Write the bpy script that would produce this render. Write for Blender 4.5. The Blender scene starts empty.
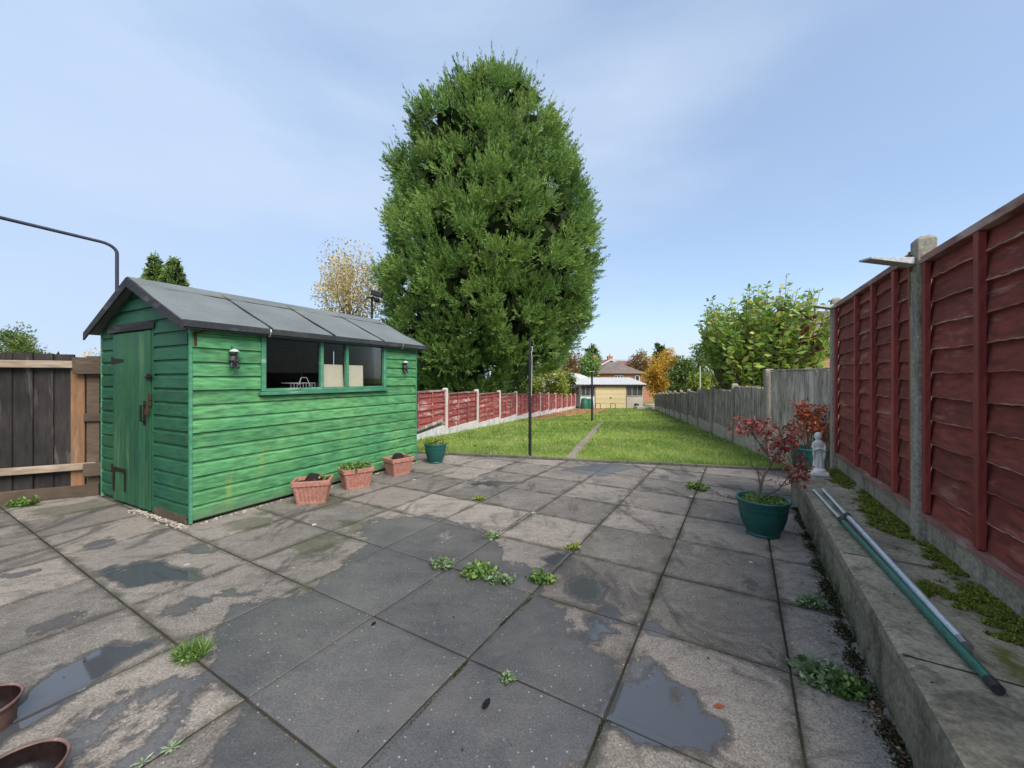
import bpy, math, random
import numpy as np
from mathutils import Vector, Matrix
R = math.radians
random.seed(7); rng = np.random.default_rng(11)
S = bpy.context.scene
COL = S.collection

# ---------------------------------------------------------------- camera, sky, sun, exposure
F, H, HY = 395.0, 1.23, 378.0
cam = bpy.data.cameras.new('camera'); co = bpy.data.objects.new('camera', cam); COL.objects.link(co)
cam.sensor_width = 36; cam.lens = 36 * F / 1024; cam.shift_y = -6 / 1024
cam.clip_start = .05; cam.clip_end = 5000
co.location = (0, 0, H); co.rotation_euler = (R(90), 0, 0); S.camera = co
S.view_settings.view_transform = 'Standard'; S.view_settings.look = 'None'; S.view_settings.gamma = 1
S.view_settings.exposure = 1.22
SUN_AZ, SUN_EL = R(146), R(48)          # azimuth from +Y towards +X
w = bpy.data.worlds.new('World'); S.world = w; w.use_nodes = True
nt = w.node_tree; nt.nodes.clear()
def N(nt, t, **k):
    n = nt.nodes.new(t)
    for a, v in k.items():
        if a.startswith('i_'): n.inputs[a[2:].replace('_', ' ')].default_value = v
        else: setattr(n, a, v)
    return n
def ramp(nt, fac, stops):
    r = N(nt, 'ShaderNodeValToRGB'); e = r.color_ramp.elements
    while len(e) < len(stops): e.new(.5)
    for i, (p, c) in enumerate(stops):
        e[i].position = p
        e[i].color = (c, c, c, 1) if isinstance(c, (int, float)) else (*c, 1)
    nt.links.new(fac, r.inputs[0]); return r.outputs[0]
sky = N(nt, 'ShaderNodeTexSky', sky_type='NISHITA', sun_disc=False, sun_elevation=SUN_EL, sun_rotation=SUN_AZ,
        air_density=1.0, dust_density=1.0, ozone_density=1.5)
tc = N(nt, 'ShaderNodeTexCoord'); mp = N(nt, 'ShaderNodeMapping'); mp.inputs['Scale'].default_value = (1, 1, 3.2)
mp.inputs['Rotation'].default_value = (R(12), R(-22), R(30))
nt.links.new(tc.outputs['Generated'], mp.inputs[0])
n1 = N(nt, 'ShaderNodeTexNoise', i_Scale=1.2, i_Detail=5.0, i_Roughness=.48, i_Distortion=.3)
nt.links.new(mp.outputs[0], n1.inputs['Vector'])
# the cloud sheet is thicker towards the left of the view
sx = N(nt, 'ShaderNodeSeparateXYZ'); nt.links.new(tc.outputs['Generated'], sx.inputs[0])
m1 = N(nt, 'ShaderNodeMath', operation='MULTIPLY_ADD'); m1.inputs[1].default_value = -.36; m1.inputs[2].default_value = .02
nt.links.new(sx.outputs[0], m1.inputs[0])
m2 = N(nt, 'ShaderNodeMath', operation='ADD'); nt.links.new(n1.outputs[0], m2.inputs[0]); nt.links.new(m1.outputs[0], m2.inputs[1])
cf = ramp(nt, m2.outputs[0], [(.30, .42), (.72, .94)])
bg1 = N(nt, 'ShaderNodeBackground'); bg1.inputs[1].default_value = .095; nt.links.new(sky.outputs[0], bg1.inputs[0])
ccol = ramp(nt, n1.outputs[0], [(.25, (.28, .38, .55)), (.8, (.41, .48, .58))])
bg2 = N(nt, 'ShaderNodeBackground'); bg2.inputs[1].default_value = .74; nt.links.new(ccol, bg2.inputs[0])
mx = N(nt, 'ShaderNodeMixShader'); nt.links.new(cf, mx.inputs[0]); nt.links.new(bg1.outputs[0], mx.inputs[1]); nt.links.new(bg2.outputs[0], mx.inputs[2])
wo = N(nt, 'ShaderNodeOutputWorld'); nt.links.new(mx.outputs[0], wo.inputs[0])
sl = bpy.data.lights.new('sun', 'SUN'); sl.energy = 2.3; sl.angle = R(44); sl.color = (1, .95, .87)
so = bpy.data.objects.new('sun', sl); COL.objects.link(so)
sd = Vector((math.sin(SUN_AZ) * math.cos(SUN_EL), math.cos(SUN_AZ) * math.cos(SUN_EL), math.sin(SUN_EL)))
so.rotation_euler = sd.to_track_quat('Z', 'Y').to_euler(); so.location = (8, -8, 12)

# ---------------------------------------------------------------- helpers
SLOPE, D0 = .047, 6.2
def gz(x, y):                            # garden ground height: level to the end of the patio, then falling away
    return np.where(y < D0, 0.0, np.where(y < 62, -SLOPE * (y - D0), -SLOPE * 55.8))
def W(px, py, z=0.0):                    # point of the level z under a pixel
    d = F * (H - z) / (py - HY); return ((px - 512) / F * d, d)
def WG(px, py):
    d = F * (H - SLOPE * D0) / ((py - HY) - F * SLOPE); return ((px - 512) / F * d, d)

def tag(o, label=None, cat=None, group=None, kind=None):
    if label: o['label'] = label
    if cat: o['category'] = cat
    if group: o['group'] = group
    if kind: o['kind'] = kind
    return o
def empty(name, label, cat, loc=(0, 0, 0), rz=0, group=None):
    o = bpy.data.objects.new(name, None); COL.objects.link(o); o.empty_display_size = .1
    o.location = loc; o.rotation_euler = (0, 0, rz); return tag(o, label, cat, group)
def copy_tree(o, parent=None):
    c = o.copy(); COL.objects.link(c); c.parent = parent
    for ch in list(o.children): copy_tree(ch, c)
    return c

class MB:
    def __init__(s): s.v = []; s.f = []; s.n = 0; s.at = []
    def add(s, v, f, at=0.0):
        v = np.asarray(v, float).reshape(-1, 3); s.v.append(v)
        s.f += [tuple(i + s.n for i in q) for q in f]; s.n += len(v); s.at += [at] * len(v)
    def box(s, c, size, rz=0, M=None, at=None, jit=0):
        x, y, z = [q / 2 for q in size]
        v = np.array([(-x, -y, -z), (x, -y, -z), (x, y, -z), (-x, y, -z), (-x, -y, z), (x, -y, z), (x, y, z), (-x, y, z)])
        if jit: v = v + rng.normal(0, jit, v.shape)
        if M is not None: v = v @ np.array(M.to_3x3()).T
        elif rz:
            a, b = math.cos(rz), math.sin(rz); v = v @ np.array([[a, b, 0], [-b, a, 0], [0, 0, 1]])
        s.add(v + np.array(c), [(0, 3, 2, 1), (4, 5, 6, 7), (0, 1, 5, 4), (1, 2, 6, 5), (2, 3, 7, 6), (3, 0, 4, 7)],
              random.random() if at is None else at)
    def b2(s, x0, x1, y0, y1, z0, z1, **k): s.box(((x0 + x1) / 2, (y0 + y1) / 2, (z0 + z1) / 2), (x1 - x0, y1 - y0, z1 - z0), **k)
    def tube(s, pts, r, n=8, cap=True, at=None):
        pts = [Vector(p) for p in pts]; k = len(pts); rr = r if hasattr(r, '__len__') else [r] * k
        V = []; prev = None
        for i, p in enumerate(pts):
            t = (pts[min(i + 1, k - 1)] - pts[max(i - 1, 0)]).normalized()
            if prev is None: a = t.orthogonal().normalized()
            else: a = (prev - t * prev.dot(t)).normalized()
            prev = a; b = t.cross(a)
            for j in range(n):
                q = 2 * math.pi * j / n; V.append(p + (a * math.cos(q) + b * math.sin(q)) * rr[i])
        Fc = [(i * n + j, i * n + (j + 1) % n, (i + 1) * n + (j + 1) % n, (i + 1) * n + j) for i in range(k - 1) for j in range(n)]
        if cap: Fc += [tuple(range(n))[::-1], tuple((k - 1) * n + j for j in range(n))]
        s.add([tuple(q) for q in V], Fc, random.random() if at is None else at)
    def lathe(s, prof, n=32, c=(0, 0, 0), rib=0, ribn=24, ribz=None, sx=1, sy=1, at=0):
        V = []
        for (r, z) in prof:
            for j in range(n):
                q = 2 * math.pi * j / n
                k = r + (rib if ribz and ribz[0] <= z <= ribz[1] and j % 2 else 0)
                V.append((c[0] + k * math.cos(q) * sx, c[1] + k * math.sin(q) * sy, c[2] + z))
        Fc = [(i * n + j, i * n + (j + 1) % n, (i + 1) * n + (j + 1) % n, (i + 1) * n + j) for i in range(len(prof) - 1) for j in range(n)]
        s.add(V, Fc, at)
    def build(s, name, m, parent=None, bevel=0, smooth=False):
        me = bpy.data.meshes.new(name); v = np.concatenate(s.v) if s.v else np.zeros((0, 3))
        me.from_pydata(v.tolist(), [], s.f); me.update()
        a = me.attributes.new('v', 'FLOAT', 'POINT'); a.data.foreach_set('value', np.array(s.at, np.float32))
        if smooth: me.polygons.foreach_set('use_smooth', [True] * len(me.polygons))
        me.materials.append(m); o = bpy.data.objects.new(name, me); COL.objects.link(o); o.parent = parent
        if bevel:
            b = o.modifiers.new('bevel', 'BEVEL'); b.width = bevel; b.segments = 2; b.limit_method = 'ANGLE'; b.angle_limit = R(40)
        return o

def np_mesh(name, V, Q, val, m, parent=None, k=4, extra=None):
    """V (n,3), Q (f,k) index array, val (n,) attribute"""
    me = bpy.data.meshes.new(name); me.vertices.add(len(V)); me.vertices.foreach_set('co', np.ascontiguousarray(V, np.float32).ravel())
    nf = len(Q); me.loops.add(nf * k); me.polygons.add(nf)
    me.loops.foreach_set('vertex_index', np.ascontiguousarray(Q, np.int32).ravel())
    me.polygons.foreach_set('loop_start', np.arange(0, nf * k, k, dtype=np.int32))
    me.update(calc_edges=True)
    a = me.attributes.new('v', 'FLOAT', 'POINT'); a.data.foreach_set('value', np.asarray(val, np.float32))
    for nm, vals in (extra or {}).items():
        a = me.attributes.new(nm, 'FLOAT', 'POINT'); a.data.foreach_set('value', np.asarray(vals, np.float32))
    me.materials.append(m); o = bpy.data.objects.new(name, me); COL.objects.link(o); o.parent = parent
    return o
def unit(a): return a / np.maximum(np.linalg.norm(a, axis=1, keepdims=True), 1e-9)
def leaves(P, D, L, Wd, val, fold=.25, shape=.45, twist=None):
    """rhombic leaves: base P, direction D, lengths L, widths Wd -> verts, quads, values (leaf folded on its midrib)"""
    n = len(P); D = unit(D); A = rng.normal(size=(n, 3)) if twist is None else twist
    A = unit(A - D * (A * D).sum(1)[:, None]); B = np.cross(D, A)
    L = np.broadcast_to(L, n)[:, None]; Wd = np.broadcast_to(Wd, n)[:, None]
    mid = P + D * L * shape + B * Wd * fold
    V = np.stack([P, mid + A * Wd / 2, P + D * L, mid - A * Wd / 2], 1).reshape(-1, 3)
    V[2::4] -= 0
    Q = np.arange(4 * n).reshape(n, 4)
    return V, Q, np.repeat(val, 4)
def cat(parts):
    V = []; Q = []; A = []; n = 0
    for v, q, a in parts: V.append(v); Q.append(q + n); A.append(a); n += len(v)
    return np.concatenate(V), np.concatenate(Q), np.concatenate(A)

# ---------------------------------------------------------------- materials
def newmat(name):
    m = bpy.data.materials.new(name); m.use_nodes = True; nt = m.node_tree
    return m, nt, nt.nodes['Principled BSDF']
def mixc(nt, fac, a, b, mode='MIX'):
    n = N(nt, 'ShaderNodeMix', data_type='RGBA', blend_type=mode)
    for s, q in ((0, fac), (6, a), (7, b)):
        if hasattr(q, 'is_output'): nt.links.new(q, n.inputs[s])
        else: n.inputs[s].default_value = q if s == 0 else (*q, 1)
    return n.outputs[2]
def math_(nt, op, a, b=None, c=None):
    n = N(nt, 'ShaderNodeMath', operation=op)
    for i, q in enumerate((a, b, c)):
        if q is None: continue
        if hasattr(q, 'is_output'): nt.links.new(q, n.inputs[i])
        else: n.inputs[i].default_value = q
    return n.outputs[0]
def noise(nt, vec, scale, detail=5, rough=.55, stretch=None, dist=0):
    if stretch:
        m = N(nt, 'ShaderNodeMapping'); m.inputs['Scale'].default_value = stretch; nt.links.new(vec, m.inputs[0]); vec = m.outputs[0]
    n = N(nt, 'ShaderNodeTexNoise', i_Scale=scale, i_Detail=float(detail), i_Roughness=rough, i_Distortion=dist)
    nt.links.new(vec, n.inputs['Vector']); return n.outputs[0]
def coord(nt): return N(nt, 'ShaderNodeTexCoord').outputs['Object']
def attr(nt, name): return N(nt, 'ShaderNodeAttribute', attribute_name=name).outputs['Fac']
def bump(nt, bs, h, strength=.3, dist=.01):
    b = N(nt, 'ShaderNodeBump'); b.inputs['Strength'].default_value = strength; b.inputs['Distance'].default_value = dist
    nt.links.new(h, b.inputs['Height']); nt.links.new(b.outputs[0], bs.inputs['Normal'])
def rough_mat(name, c1, c2, c3=None, scale=4, fine=40, rough=.85, stretch=None, bs=.3, bd=.006, vary=.25, c3amt=(.55, .7), c3scale=6, spec=.3, metal=0):
    m, nt, p = newmat(name); c = coord(nt)
    a = noise(nt, c, scale, 6, .6, stretch); b = noise(nt, c, fine, 4, .6, stretch)
    col = mixc(nt, ramp(nt, a, [(.3, 0.), (.7, 1.)]), c1, c2)
    if c3: col = mixc(nt, ramp(nt, noise(nt, c, c3scale, 8, .65, stretch, .3), [(c3amt[0], 0.), (c3amt[1], 1.)]), col, c3)
    col = mixc(nt, .55, col, ramp(nt, b, [(.3, .25), (.7, .8)]), 'OVERLAY')
    v = attr(nt, 'v'); col = mixc(nt, 1, col, ramp(nt, v, [(0, 1 - vary), (1, 1.)]), 'MULTIPLY')
    nt.links.new(col, p.inputs['Base Color']); p.inputs['Roughness'].default_value = rough; p.inputs['Metallic'].default_value = metal
    p.inputs['Specular IOR Level'].default_value = spec
    bump(nt, p, b, bs, bd); return m
def leaf_mat(name, stops, rough=.55, trans=.25, spec=.3):
    m, nt, p = newmat(name); v = attr(nt, 'v')
    col = ramp(nt, v, stops)
    nt.links.new(col, p.inputs['Base Color']); p.inputs['Roughness'].default_value = rough; p.inputs['Specular IOR Level'].default_value = spec
    t = N(nt, 'ShaderNodeBsdfTranslucent'); nt.links.new(col, t.inputs[0])
    x = N(nt, 'ShaderNodeMixShader'); x.inputs[0].default_value = trans
    nt.links.new(p.outputs[0], x.inputs[1]); nt.links.new(t.outputs[0], x.inputs[2])
    nt.links.new(x.outputs[0], nt.nodes['Material Output'].inputs[0]); return m

def wood_paint(name, base, base2, worn, dark, wornlim=(.62, .72), axis='x', rough=.6, yellow=None, grain=.5, dirt=False):
    """painted or weathered boards: grain runs along the given axis"""
    m, nt, p = newmat(name); c = coord(nt)
    st = {'x': (.2, 1, 1), 'y': (1, .2, 1), 'z': (1, 1, .14)}[axis]
    v = attr(nt, 'v')
    big = noise(nt, c, 1.6, 4, .6); g = noise(nt, c, 38, 5, .6, st); st2 = noise(nt, c, 9, 6, .65, st, .4)
    col = mixc(nt, ramp(nt, big, [(.32, 0.), (.68, 1.)]), base, base2)
    col = mixc(nt, 1, col, ramp(nt, v, [(0, .72), (1, 1.0)]), 'MULTIPLY')
    col = mixc(nt, grain, col, ramp(nt, g, [(.28, .22), (.72, .82)]), 'OVERLAY')
    if yellow: col = mixc(nt, math_(nt, 'MULTIPLY', ramp(nt, noise(nt, c, 5.5, 7, .7, (1.0, 1, .22)), [(.58, 0.), (.72, 1.)]), .5), col, yellow)
    wm = ramp(nt, st2, [(wornlim[0], 0.), (wornlim[1], 1.)]); col = mixc(nt, math_(nt, 'MULTIPLY', wm, .75), col, worn)
    dm = ramp(nt, noise(nt, c, 14, 7, .7, st, .3), [(.28, 1.), (.36, 0.)]); col = mixc(nt, math_(nt, 'MULTIPLY', dm, .7), col, dark)
    if dirt:
        kn = N(nt, 'ShaderNodeTexVoronoi', i_Scale=5.2); mpk = N(nt, 'ShaderNodeMapping'); mpk.inputs['Scale'].default_value = (.8, 1, 1.9); nt.links.new(c, mpk.inputs[0]); nt.links.new(mpk.outputs[0], kn.inputs['Vector'])
        col = mixc(nt, ramp(nt, math_(nt, 'ADD', kn.outputs['Distance'], math_(nt, 'MULTIPLY', g, .05)), [(.055, .75), (.085, 0.)]), col, dark)
        sz = N(nt, 'ShaderNodeSeparateXYZ'); nt.links.new(c, sz.inputs[0])
        dz = math_(nt, 'MULTIPLY_ADD', noise(nt, c, 8, 8, .7, (1, 1, .5)), .5, math_(nt, 'MULTIPLY', sz.outputs[2], -1.6))
        col = mixc(nt, ramp(nt, dz, [(.02, 0.), (.2, .75)]), col, (.10, .15, .09))
    nt.links.new(col, p.inputs['Base Color']); nt.links.new(ramp(nt, g, [(.2, rough - .12), (.8, rough + .15)]), p.inputs['Roughness'])
    p.inputs['Specular IOR Level'].default_value = .35
    bump(nt, p, math_(nt, 'ADD', g, math_(nt, 'MULTIPLY', wm, -.5)), .35, .004); return m

def conc_mat(name, c1, c2, c3, moss=None, streak=False, mossz=None):
    m, nt, p = newmat(name); c = coord(nt)
    a = noise(nt, c, 2.4, 8, .62); b = noise(nt, c, 55, 6, .7); d = noise(nt, c, 7, 8, .7, (1, 1, .35) if streak else None, .5)
    col = mixc(nt, ramp(nt, a, [(.3, 0.), (.7, 1.)]), c1, c2)
    col = mixc(nt, ramp(nt, d, [(.5, 0.), (.68, .8)]), col, c3)
    col = mixc(nt, .6, col, ramp(nt, b, [(.34, .2), (.66, .8)]), 'OVERLAY')
    s9 = noise(nt, c, 3.5, 9, .75, (1, 1, .3) if streak else (.6, 1, 1), 1.3); col = mixc(nt, ramp(nt, s9, [(.55, 0.), (.64, .7)]), col, tuple(q * .45 for q in c1))
    vo = N(nt, 'ShaderNodeTexVoronoi', i_Scale=42.0); nt.links.new(c, vo.inputs['Vector'])
    col = mixc(nt, ramp(nt, vo.outputs['Distance'], [(.06, .6), (.14, 0.)]), col, (.5, .48, .43)) if moss is None else col
    if moss:
        mm = attr(nt, 'moss')
        k = math_(nt, 'ADD', mm, math_(nt, 'MULTIPLY_ADD', noise(nt, c, 9, 8, .7), .5, -.25))
        col = mixc(nt, ramp(nt, k, [(.46, 0.), (.60, .95)]), col, moss)
    nt.links.new(col, p.inputs['Base Color']); p.inputs['Roughness'].default_value = .9; p.inputs['Specular IOR Level'].default_value = .25
    bump(nt, p, math_(nt, 'ADD', b, math_(nt, 'MULTIPLY', d, .7)), .5, .008); return m

M = {}
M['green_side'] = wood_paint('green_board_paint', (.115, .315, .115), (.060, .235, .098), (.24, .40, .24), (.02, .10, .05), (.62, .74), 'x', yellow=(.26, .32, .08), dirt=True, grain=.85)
M['green_front'] = wood_paint('green_end_board_shaded_paint', (.026, .125, .055), (.014, .088, .050), (.10, .22, .14), (.005, .025, .02), (.63, .74), 'y')  # darker green than the side wall, partly shade put into the paint colour
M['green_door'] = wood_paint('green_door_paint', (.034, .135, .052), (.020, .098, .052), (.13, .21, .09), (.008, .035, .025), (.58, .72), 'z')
M['green_trim'] = wood_paint('green_trim_paint', (.085, .28, .16), (.05, .20, .11), (.26, .38, .30), (.02, .07, .05), (.58, .66), 'x')
M['black_wood'] = rough_mat('black_painted_timber', (.018, .018, .022), (.035, .034, .038), (.11, .10, .10), rough=.7, stretch=(.3, .3, 1))
M['dark_in'] = rough_mat('shed_inner_shaded_timber', (.016, .014, .017), (.022, .019, .020), rough=.95, bs=0., fine=5)  # near-black timber, the shade inside the shed is put into its colour
M['felt'] = rough_mat('mineral_roof_felt', (.105, .12, .122), (.155, .17, .168), (.14, .15, .10), scale=1.8, fine=160, rough=.9, c3amt=(.58, .75), c3scale=2.2, bs=.5, bd=.003, vary=.15)
M['felt_edge'] = rough_mat('dark_felt_edge', (.03, .035, .038), (.05, .055, .058), (.10, .11, .11), rough=.8)
M['iron'] = rough_mat('black_ironmongery', (.02, .02, .02), (.045, .03, .022), rough=.5, metal=.5)
M['rust'] = rough_mat('rusty_metal', (.05, .025, .015), (.12, .055, .03), rough=.8)
M['steel'] = rough_mat('galvanised_steel', (.45, .47, .48), (.6, .62, .63), rough=.35, metal=.85)
M['card'] = rough_mat('pale_board', (.80, .66, .48), (.84, .72, .54), rough=.9, scale=2, fine=90, bs=.1)
M['wire'] = rough_mat('pale_wire', (.5, .5, .5), (.65, .65, .65), rough=.5)
M['black'] = rough_mat('black_pole_paint', (.012, .012, .014), (.03, .028, .03), (.15, .14, .13), rough=.5, c3amt=(.64, .7), c3scale=18)
M['dark_plastic'] = rough_mat('dark_plastic', (.02, .02, .022), (.04, .04, .045), rough=.45)
M['blueblack'] = rough_mat('blue_black_tube', (.03, .035, .06), (.045, .05, .08), rough=.5)
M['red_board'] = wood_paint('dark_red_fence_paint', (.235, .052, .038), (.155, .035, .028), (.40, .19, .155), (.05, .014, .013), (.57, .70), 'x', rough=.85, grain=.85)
M['red_batten'] = wood_paint('red_batten_paint', (.30, .050, .040), (.21, .037, .032), (.42, .18, .15), (.06, .015, .015), (.60, .72), 'z', rough=.6)
M['red_lip'] = wood_paint('worn_board_edge', (.20, .07, .06), (.28, .14, .12), (.46, .34, .30), (.08, .03, .03), (.5, .62), 'x')
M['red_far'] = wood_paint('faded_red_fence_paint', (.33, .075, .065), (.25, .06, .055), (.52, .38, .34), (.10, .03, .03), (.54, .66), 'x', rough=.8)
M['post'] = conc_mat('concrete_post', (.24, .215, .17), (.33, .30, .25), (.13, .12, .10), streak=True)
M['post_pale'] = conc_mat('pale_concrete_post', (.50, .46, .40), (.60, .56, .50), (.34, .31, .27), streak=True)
M['gboard'] = conc_mat('concrete_gravel_board', (.26, .23, .175), (.34, .31, .25), (.12, .115, .085), streak=True)
M['gboard_pale'] = conc_mat('pale_concrete_gravel_board', (.48, .47, .45), (.60, .59, .57), (.34, .33, .31), streak=True)
M['gboard_tan'] = conc_mat('tan_gravel_board', (.40, .35, .27), (.48, .43, .34), (.25, .23, .18), streak=True)
M['grey_fence'] = wood_paint('silvered_fence_boards', (.44, .375, .31), (.25, .21, .175), (.62, .55, .47), (.05, .038, .032), (.52, .62), 'z', rough=.9, grain=1.)
M['black_fence'] = wood_paint('blackened_fence_boards', (.016, .014, .014), (.042, .036, .033), (.15, .13, .115), (.006, .005, .007), (.60, .72), 'z', rough=.85, grain=.8)
M['rail'] = wood_paint('pale_fence_rail', (.33, .245, .175), (.25, .19, .14), (.46, .39, .32), (.12, .08, .05), (.52, .7), 'x', rough=.85)
M['orange_post'] = wood_paint('new_orange_timber', (.27, .14, .07), (.20, .11, .06), (.34, .24, .17), (.16, .08, .04), (.6, .8), 'z', rough=.8)
M['brown_board'] = wood_paint('brown_gravel_board', (.085, .060, .042), (.125, .088, .06), (.24, .19, .14), (.06, .04, .03), (.6, .8), 'x', rough=.85)
M['terra'] = rough_mat('terracotta_plastic', (.36, .17, .13), (.31, .14, .105), (.45, .31, .26), rough=.6, scale=5, c3amt=(.6, .8), bs=.1, vary=.05)
M['terra_worn'] = rough_mat('worn_terracotta', (.10, .055, .045), (.16, .09, .075), (.26, .19, .17), rough=.5, scale=7)
M['wet_dark'] = rough_mat('wet_dark_inside', (.008, .005, .005), (.022, .011, .009), rough=.3, spec=.4)
M['pot_green'] = rough_mat('green_plastic', (.010, .095, .078), (.013, .075, .066), (.05, .22, .18), rough=.38, scale=3, bs=.05, vary=.05, spec=.5, c3amt=(.62, .85))
M['soil'] = rough_mat('potting_soil', (.014, .010, .008), (.035, .025, .018), rough=.95, fine=60, bs=1, bd=.02)
M['stone_white'] = rough_mat('white_painted_stone', (.84, .83, .80), (.78, .78, .75), (.40, .39, .36), rough=.75, scale=12, c3amt=(.62, .75), c3scale=22)
M['bark'] = rough_mat('brown_bark', (.10, .075, .055), (.17, .135, .10), rough=.9, stretch=(1, 1, .3))
M['moss'] = rough_mat('moss', (.055, .085, .012), (.11, .13, .02), (.05, .045, .02), scale=14, fine=90, rough=1, bs=.9, bd=.01)
M['dark_moss'] = rough_mat('dark_joint_moss', (.02, .028, .010), (.045, .055, .018), rough=1, scale=20, bs=.9)
M['green_pipe'] = rough_mat('dark_green_coated_tube', (.012, .10, .075), (.02, .13, .10), rough=.35, spec=.5)
M['pale_pipe'] = rough_mat('pale_aluminium_tube', (.55, .62, .66), (.66, .72, .75), rough=.3, metal=.6)
M['white_paint'] = rough_mat('weathered_white_paint', (.48, .50, .50), (.58, .60, .60), (.34, .36, .36), rough=.6)
M['yellow_door'] = rough_mat('pale_yellow_paint', (.68, .56, .32), (.62, .50, .28), (.60, .47, .26), rough=.7, scale=.6)
M['corrugated'] = rough_mat('pale_corrugated_sheet', (.80, .79, .76), (.68, .67, .64), (.36, .36, .35), rough=.8, scale=1)
M['stone_pale'] = rough_mat('pale_block_wall', (.42, .37, .30), (.50, .45, .38), rough=.9, scale=1.5)
M['glass_dark'] = rough_mat('dark_far_glass', (.05, .06, .06), (.09, .10, .10), rough=.15, spec=.5, fine=3)
M['tiles'] = rough_mat('grey_brown_roof_tiles', (.17, .13, .11), (.23, .18, .155), rough=.9, scale=1)
M['tiles_red'] = rough_mat('red_brown_roof_tiles', (.24, .12, .09), (.30, .16, .12), rough=.9, scale=1)
M['upvc'] = rough_mat('white_frame', (.75, .75, .74), (.7, .7, .7), rough=.5)
M['bin'] = rough_mat('green_bin_plastic', (.02, .13, .075), (.03, .16, .09), rough=.5)
M['leafmix_wood'] = leaf_mat('far_wood_leaves', [(0, (.035, .06, .03)), (.4, (.07, .09, .04)), (.7, (.17, .12, .05)), (1, (.12, .14, .06))], trans=.15)
M['path'] = conc_mat('old_path_concrete', (.20, .17, .13), (.26, .225, .175), (.12, .12, .06))
M['edging'] = conc_mat('old_dark_edging', (.11, .10, .08), (.16, .15, .12), (.05, .055, .035), streak=False)
def brick_mat():
    m, nt, p = newmat('red_brick'); b = N(nt, 'ShaderNodeTexBrick', i_Scale=4.5)
    b.inputs['Color1'].default_value = (.38, .12, .07, 1); b.inputs['Color2'].default_value = (.46, .17, .09, 1); b.inputs['Mortar'].default_value = (.4, .34, .28, 1)
    mpn = N(nt, 'ShaderNodeMapping'); mpn.inputs['Rotation'].default_value = (R(90), 0, 0)
    nt.links.new(coord(nt), mpn.inputs[0]); nt.links.new(mpn.outputs[0], b.inputs[0]); nt.links.new(b.outputs[0], p.inputs['Base Color'])
    p.inputs['Roughness'].default_value = .9; return m
M['brick'] = brick_mat()
def glass_mat():
    m, nt, p = newmat('window_glass'); g = N(nt, 'ShaderNodeBsdfGlossy'); g.inputs['Roughness'].default_value = .03
    t = N(nt, 'ShaderNodeBsdfTransparent'); t.inputs[0].default_value = (.93, .95, .95, 1)
    f = N(nt, 'ShaderNodeFresnel'); f.inputs[0].default_value = 1.45
    x = N(nt, 'ShaderNodeMixShader'); nt.links.new(math_(nt, 'MULTIPLY', f.outputs[0], .22), x.inputs[0]); nt.links.new(t.outputs[0], x.inputs[1]); nt.links.new(g.outputs[0], x.inputs[2])
    nt.links.new(x.outputs[0], nt.nodes['Material Output'].inputs[0]); return m
M['glass'] = glass_mat()
M['conifer'] = leaf_mat('conifer_foliage', [(0, (.055, .11, .032)), (.38, (.125, .235, .055)), (.76, (.27, .39, .10)), (.965, (.17, .26, .05)), (1, (.18, .12, .05))], .6, .18)
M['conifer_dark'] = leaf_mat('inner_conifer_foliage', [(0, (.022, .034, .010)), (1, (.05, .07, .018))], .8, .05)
M['grass'] = leaf_mat('grass_blades', [(0, (.06, .13, .018)), (.35, (.16, .28, .04)), (.7, (.30, .42, .075)), (.9, (.44, .50, .14)), (1, (.56, .49, .27))], .6, .3)
M['laurel'] = leaf_mat('broad_green_leaves', [(0, (.07, .15, .03)), (.42, (.19, .32, .055)), (.72, (.36, .46, .09)), (.88, (.52, .50, .10)), (.92, (.42, .34, .07)), (.93, (.10, .022, .015)), (1, (.17, .04, .022))], .4, .3, .5)
M['birch'] = leaf_mat('yellowing_birch_leaves', [(0, (.42, .34, .16)), (.6, (.62, .48, .20)), (1, (.66, .58, .40))], .7, .3)
M['orange_leaf'] = leaf_mat('golden_autumn_leaves', [(0, (.32, .15, .03)), (.6, (.55, .32, .04)), (1, (.50, .42, .08))], .7, .3)
M['brown_leaf'] = leaf_mat('brown_autumn_leaves', [(0, (.14, .08, .035)), (.6, (.27, .16, .06)), (1, (.20, .18, .07))], .7, .3)
M['green_leaf'] = leaf_mat('mid_green_leaves', [(0, (.045, .09, .02)), (.6, (.12, .18, .04)), (1, (.24, .27, .08))], .6, .3)
M['lime_leaf'] = leaf_mat('yellow_green_leaves', [(0, (.10, .15, .02)), (.6, (.24, .30, .04)), (1, (.38, .38, .10))], .6, .3)
M['maple'] = leaf_mat('dark_red_leaves', [(0, (.18, .03, .03)), (.5, (.42, .09, .075)), (.85, (.60, .22, .18)), (1, (.50, .30, .22))], .5, .25)
M['rust_leaf'] = leaf_mat('rusty_red_leaves', [(0, (.13, .03, .018)), (.55, (.33, .075, .03)), (.9, (.48, .12, .05)), (1, (.12, .09, .03))], .5, .25)
M['weed'] = leaf_mat('weed_leaves', [(0, (.05, .10, .02)), (.6, (.13, .23, .05)), (1, (.28, .38, .11))], .6, .25)
M['greyweed'] = leaf_mat('grey_green_weed_leaves', [(0, (.08, .13, .05)), (.6, (.18, .26, .12)), (1, (.34, .42, .26))], .6, .25)
M['rust_litter'] = leaf_mat('rusty_fallen_leaves', [(0, (.12, .06, .03)), (.5, (.30, .14, .06)), (1, (.42, .26, .12))], .8, .1)
M['litter'] = leaf_mat('dead_leaf_litter', [(0, (.03, .02, .014)), (.6, (.09, .055, .03)), (.92, (.22, .12, .06)), (1, (.45, .38, .28))], .8, .1)
M['chips'] = rough_mat('pale_gravel', (.42, .36, .28), (.52, .46, .38), rough=.9, vary=.6)

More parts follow.
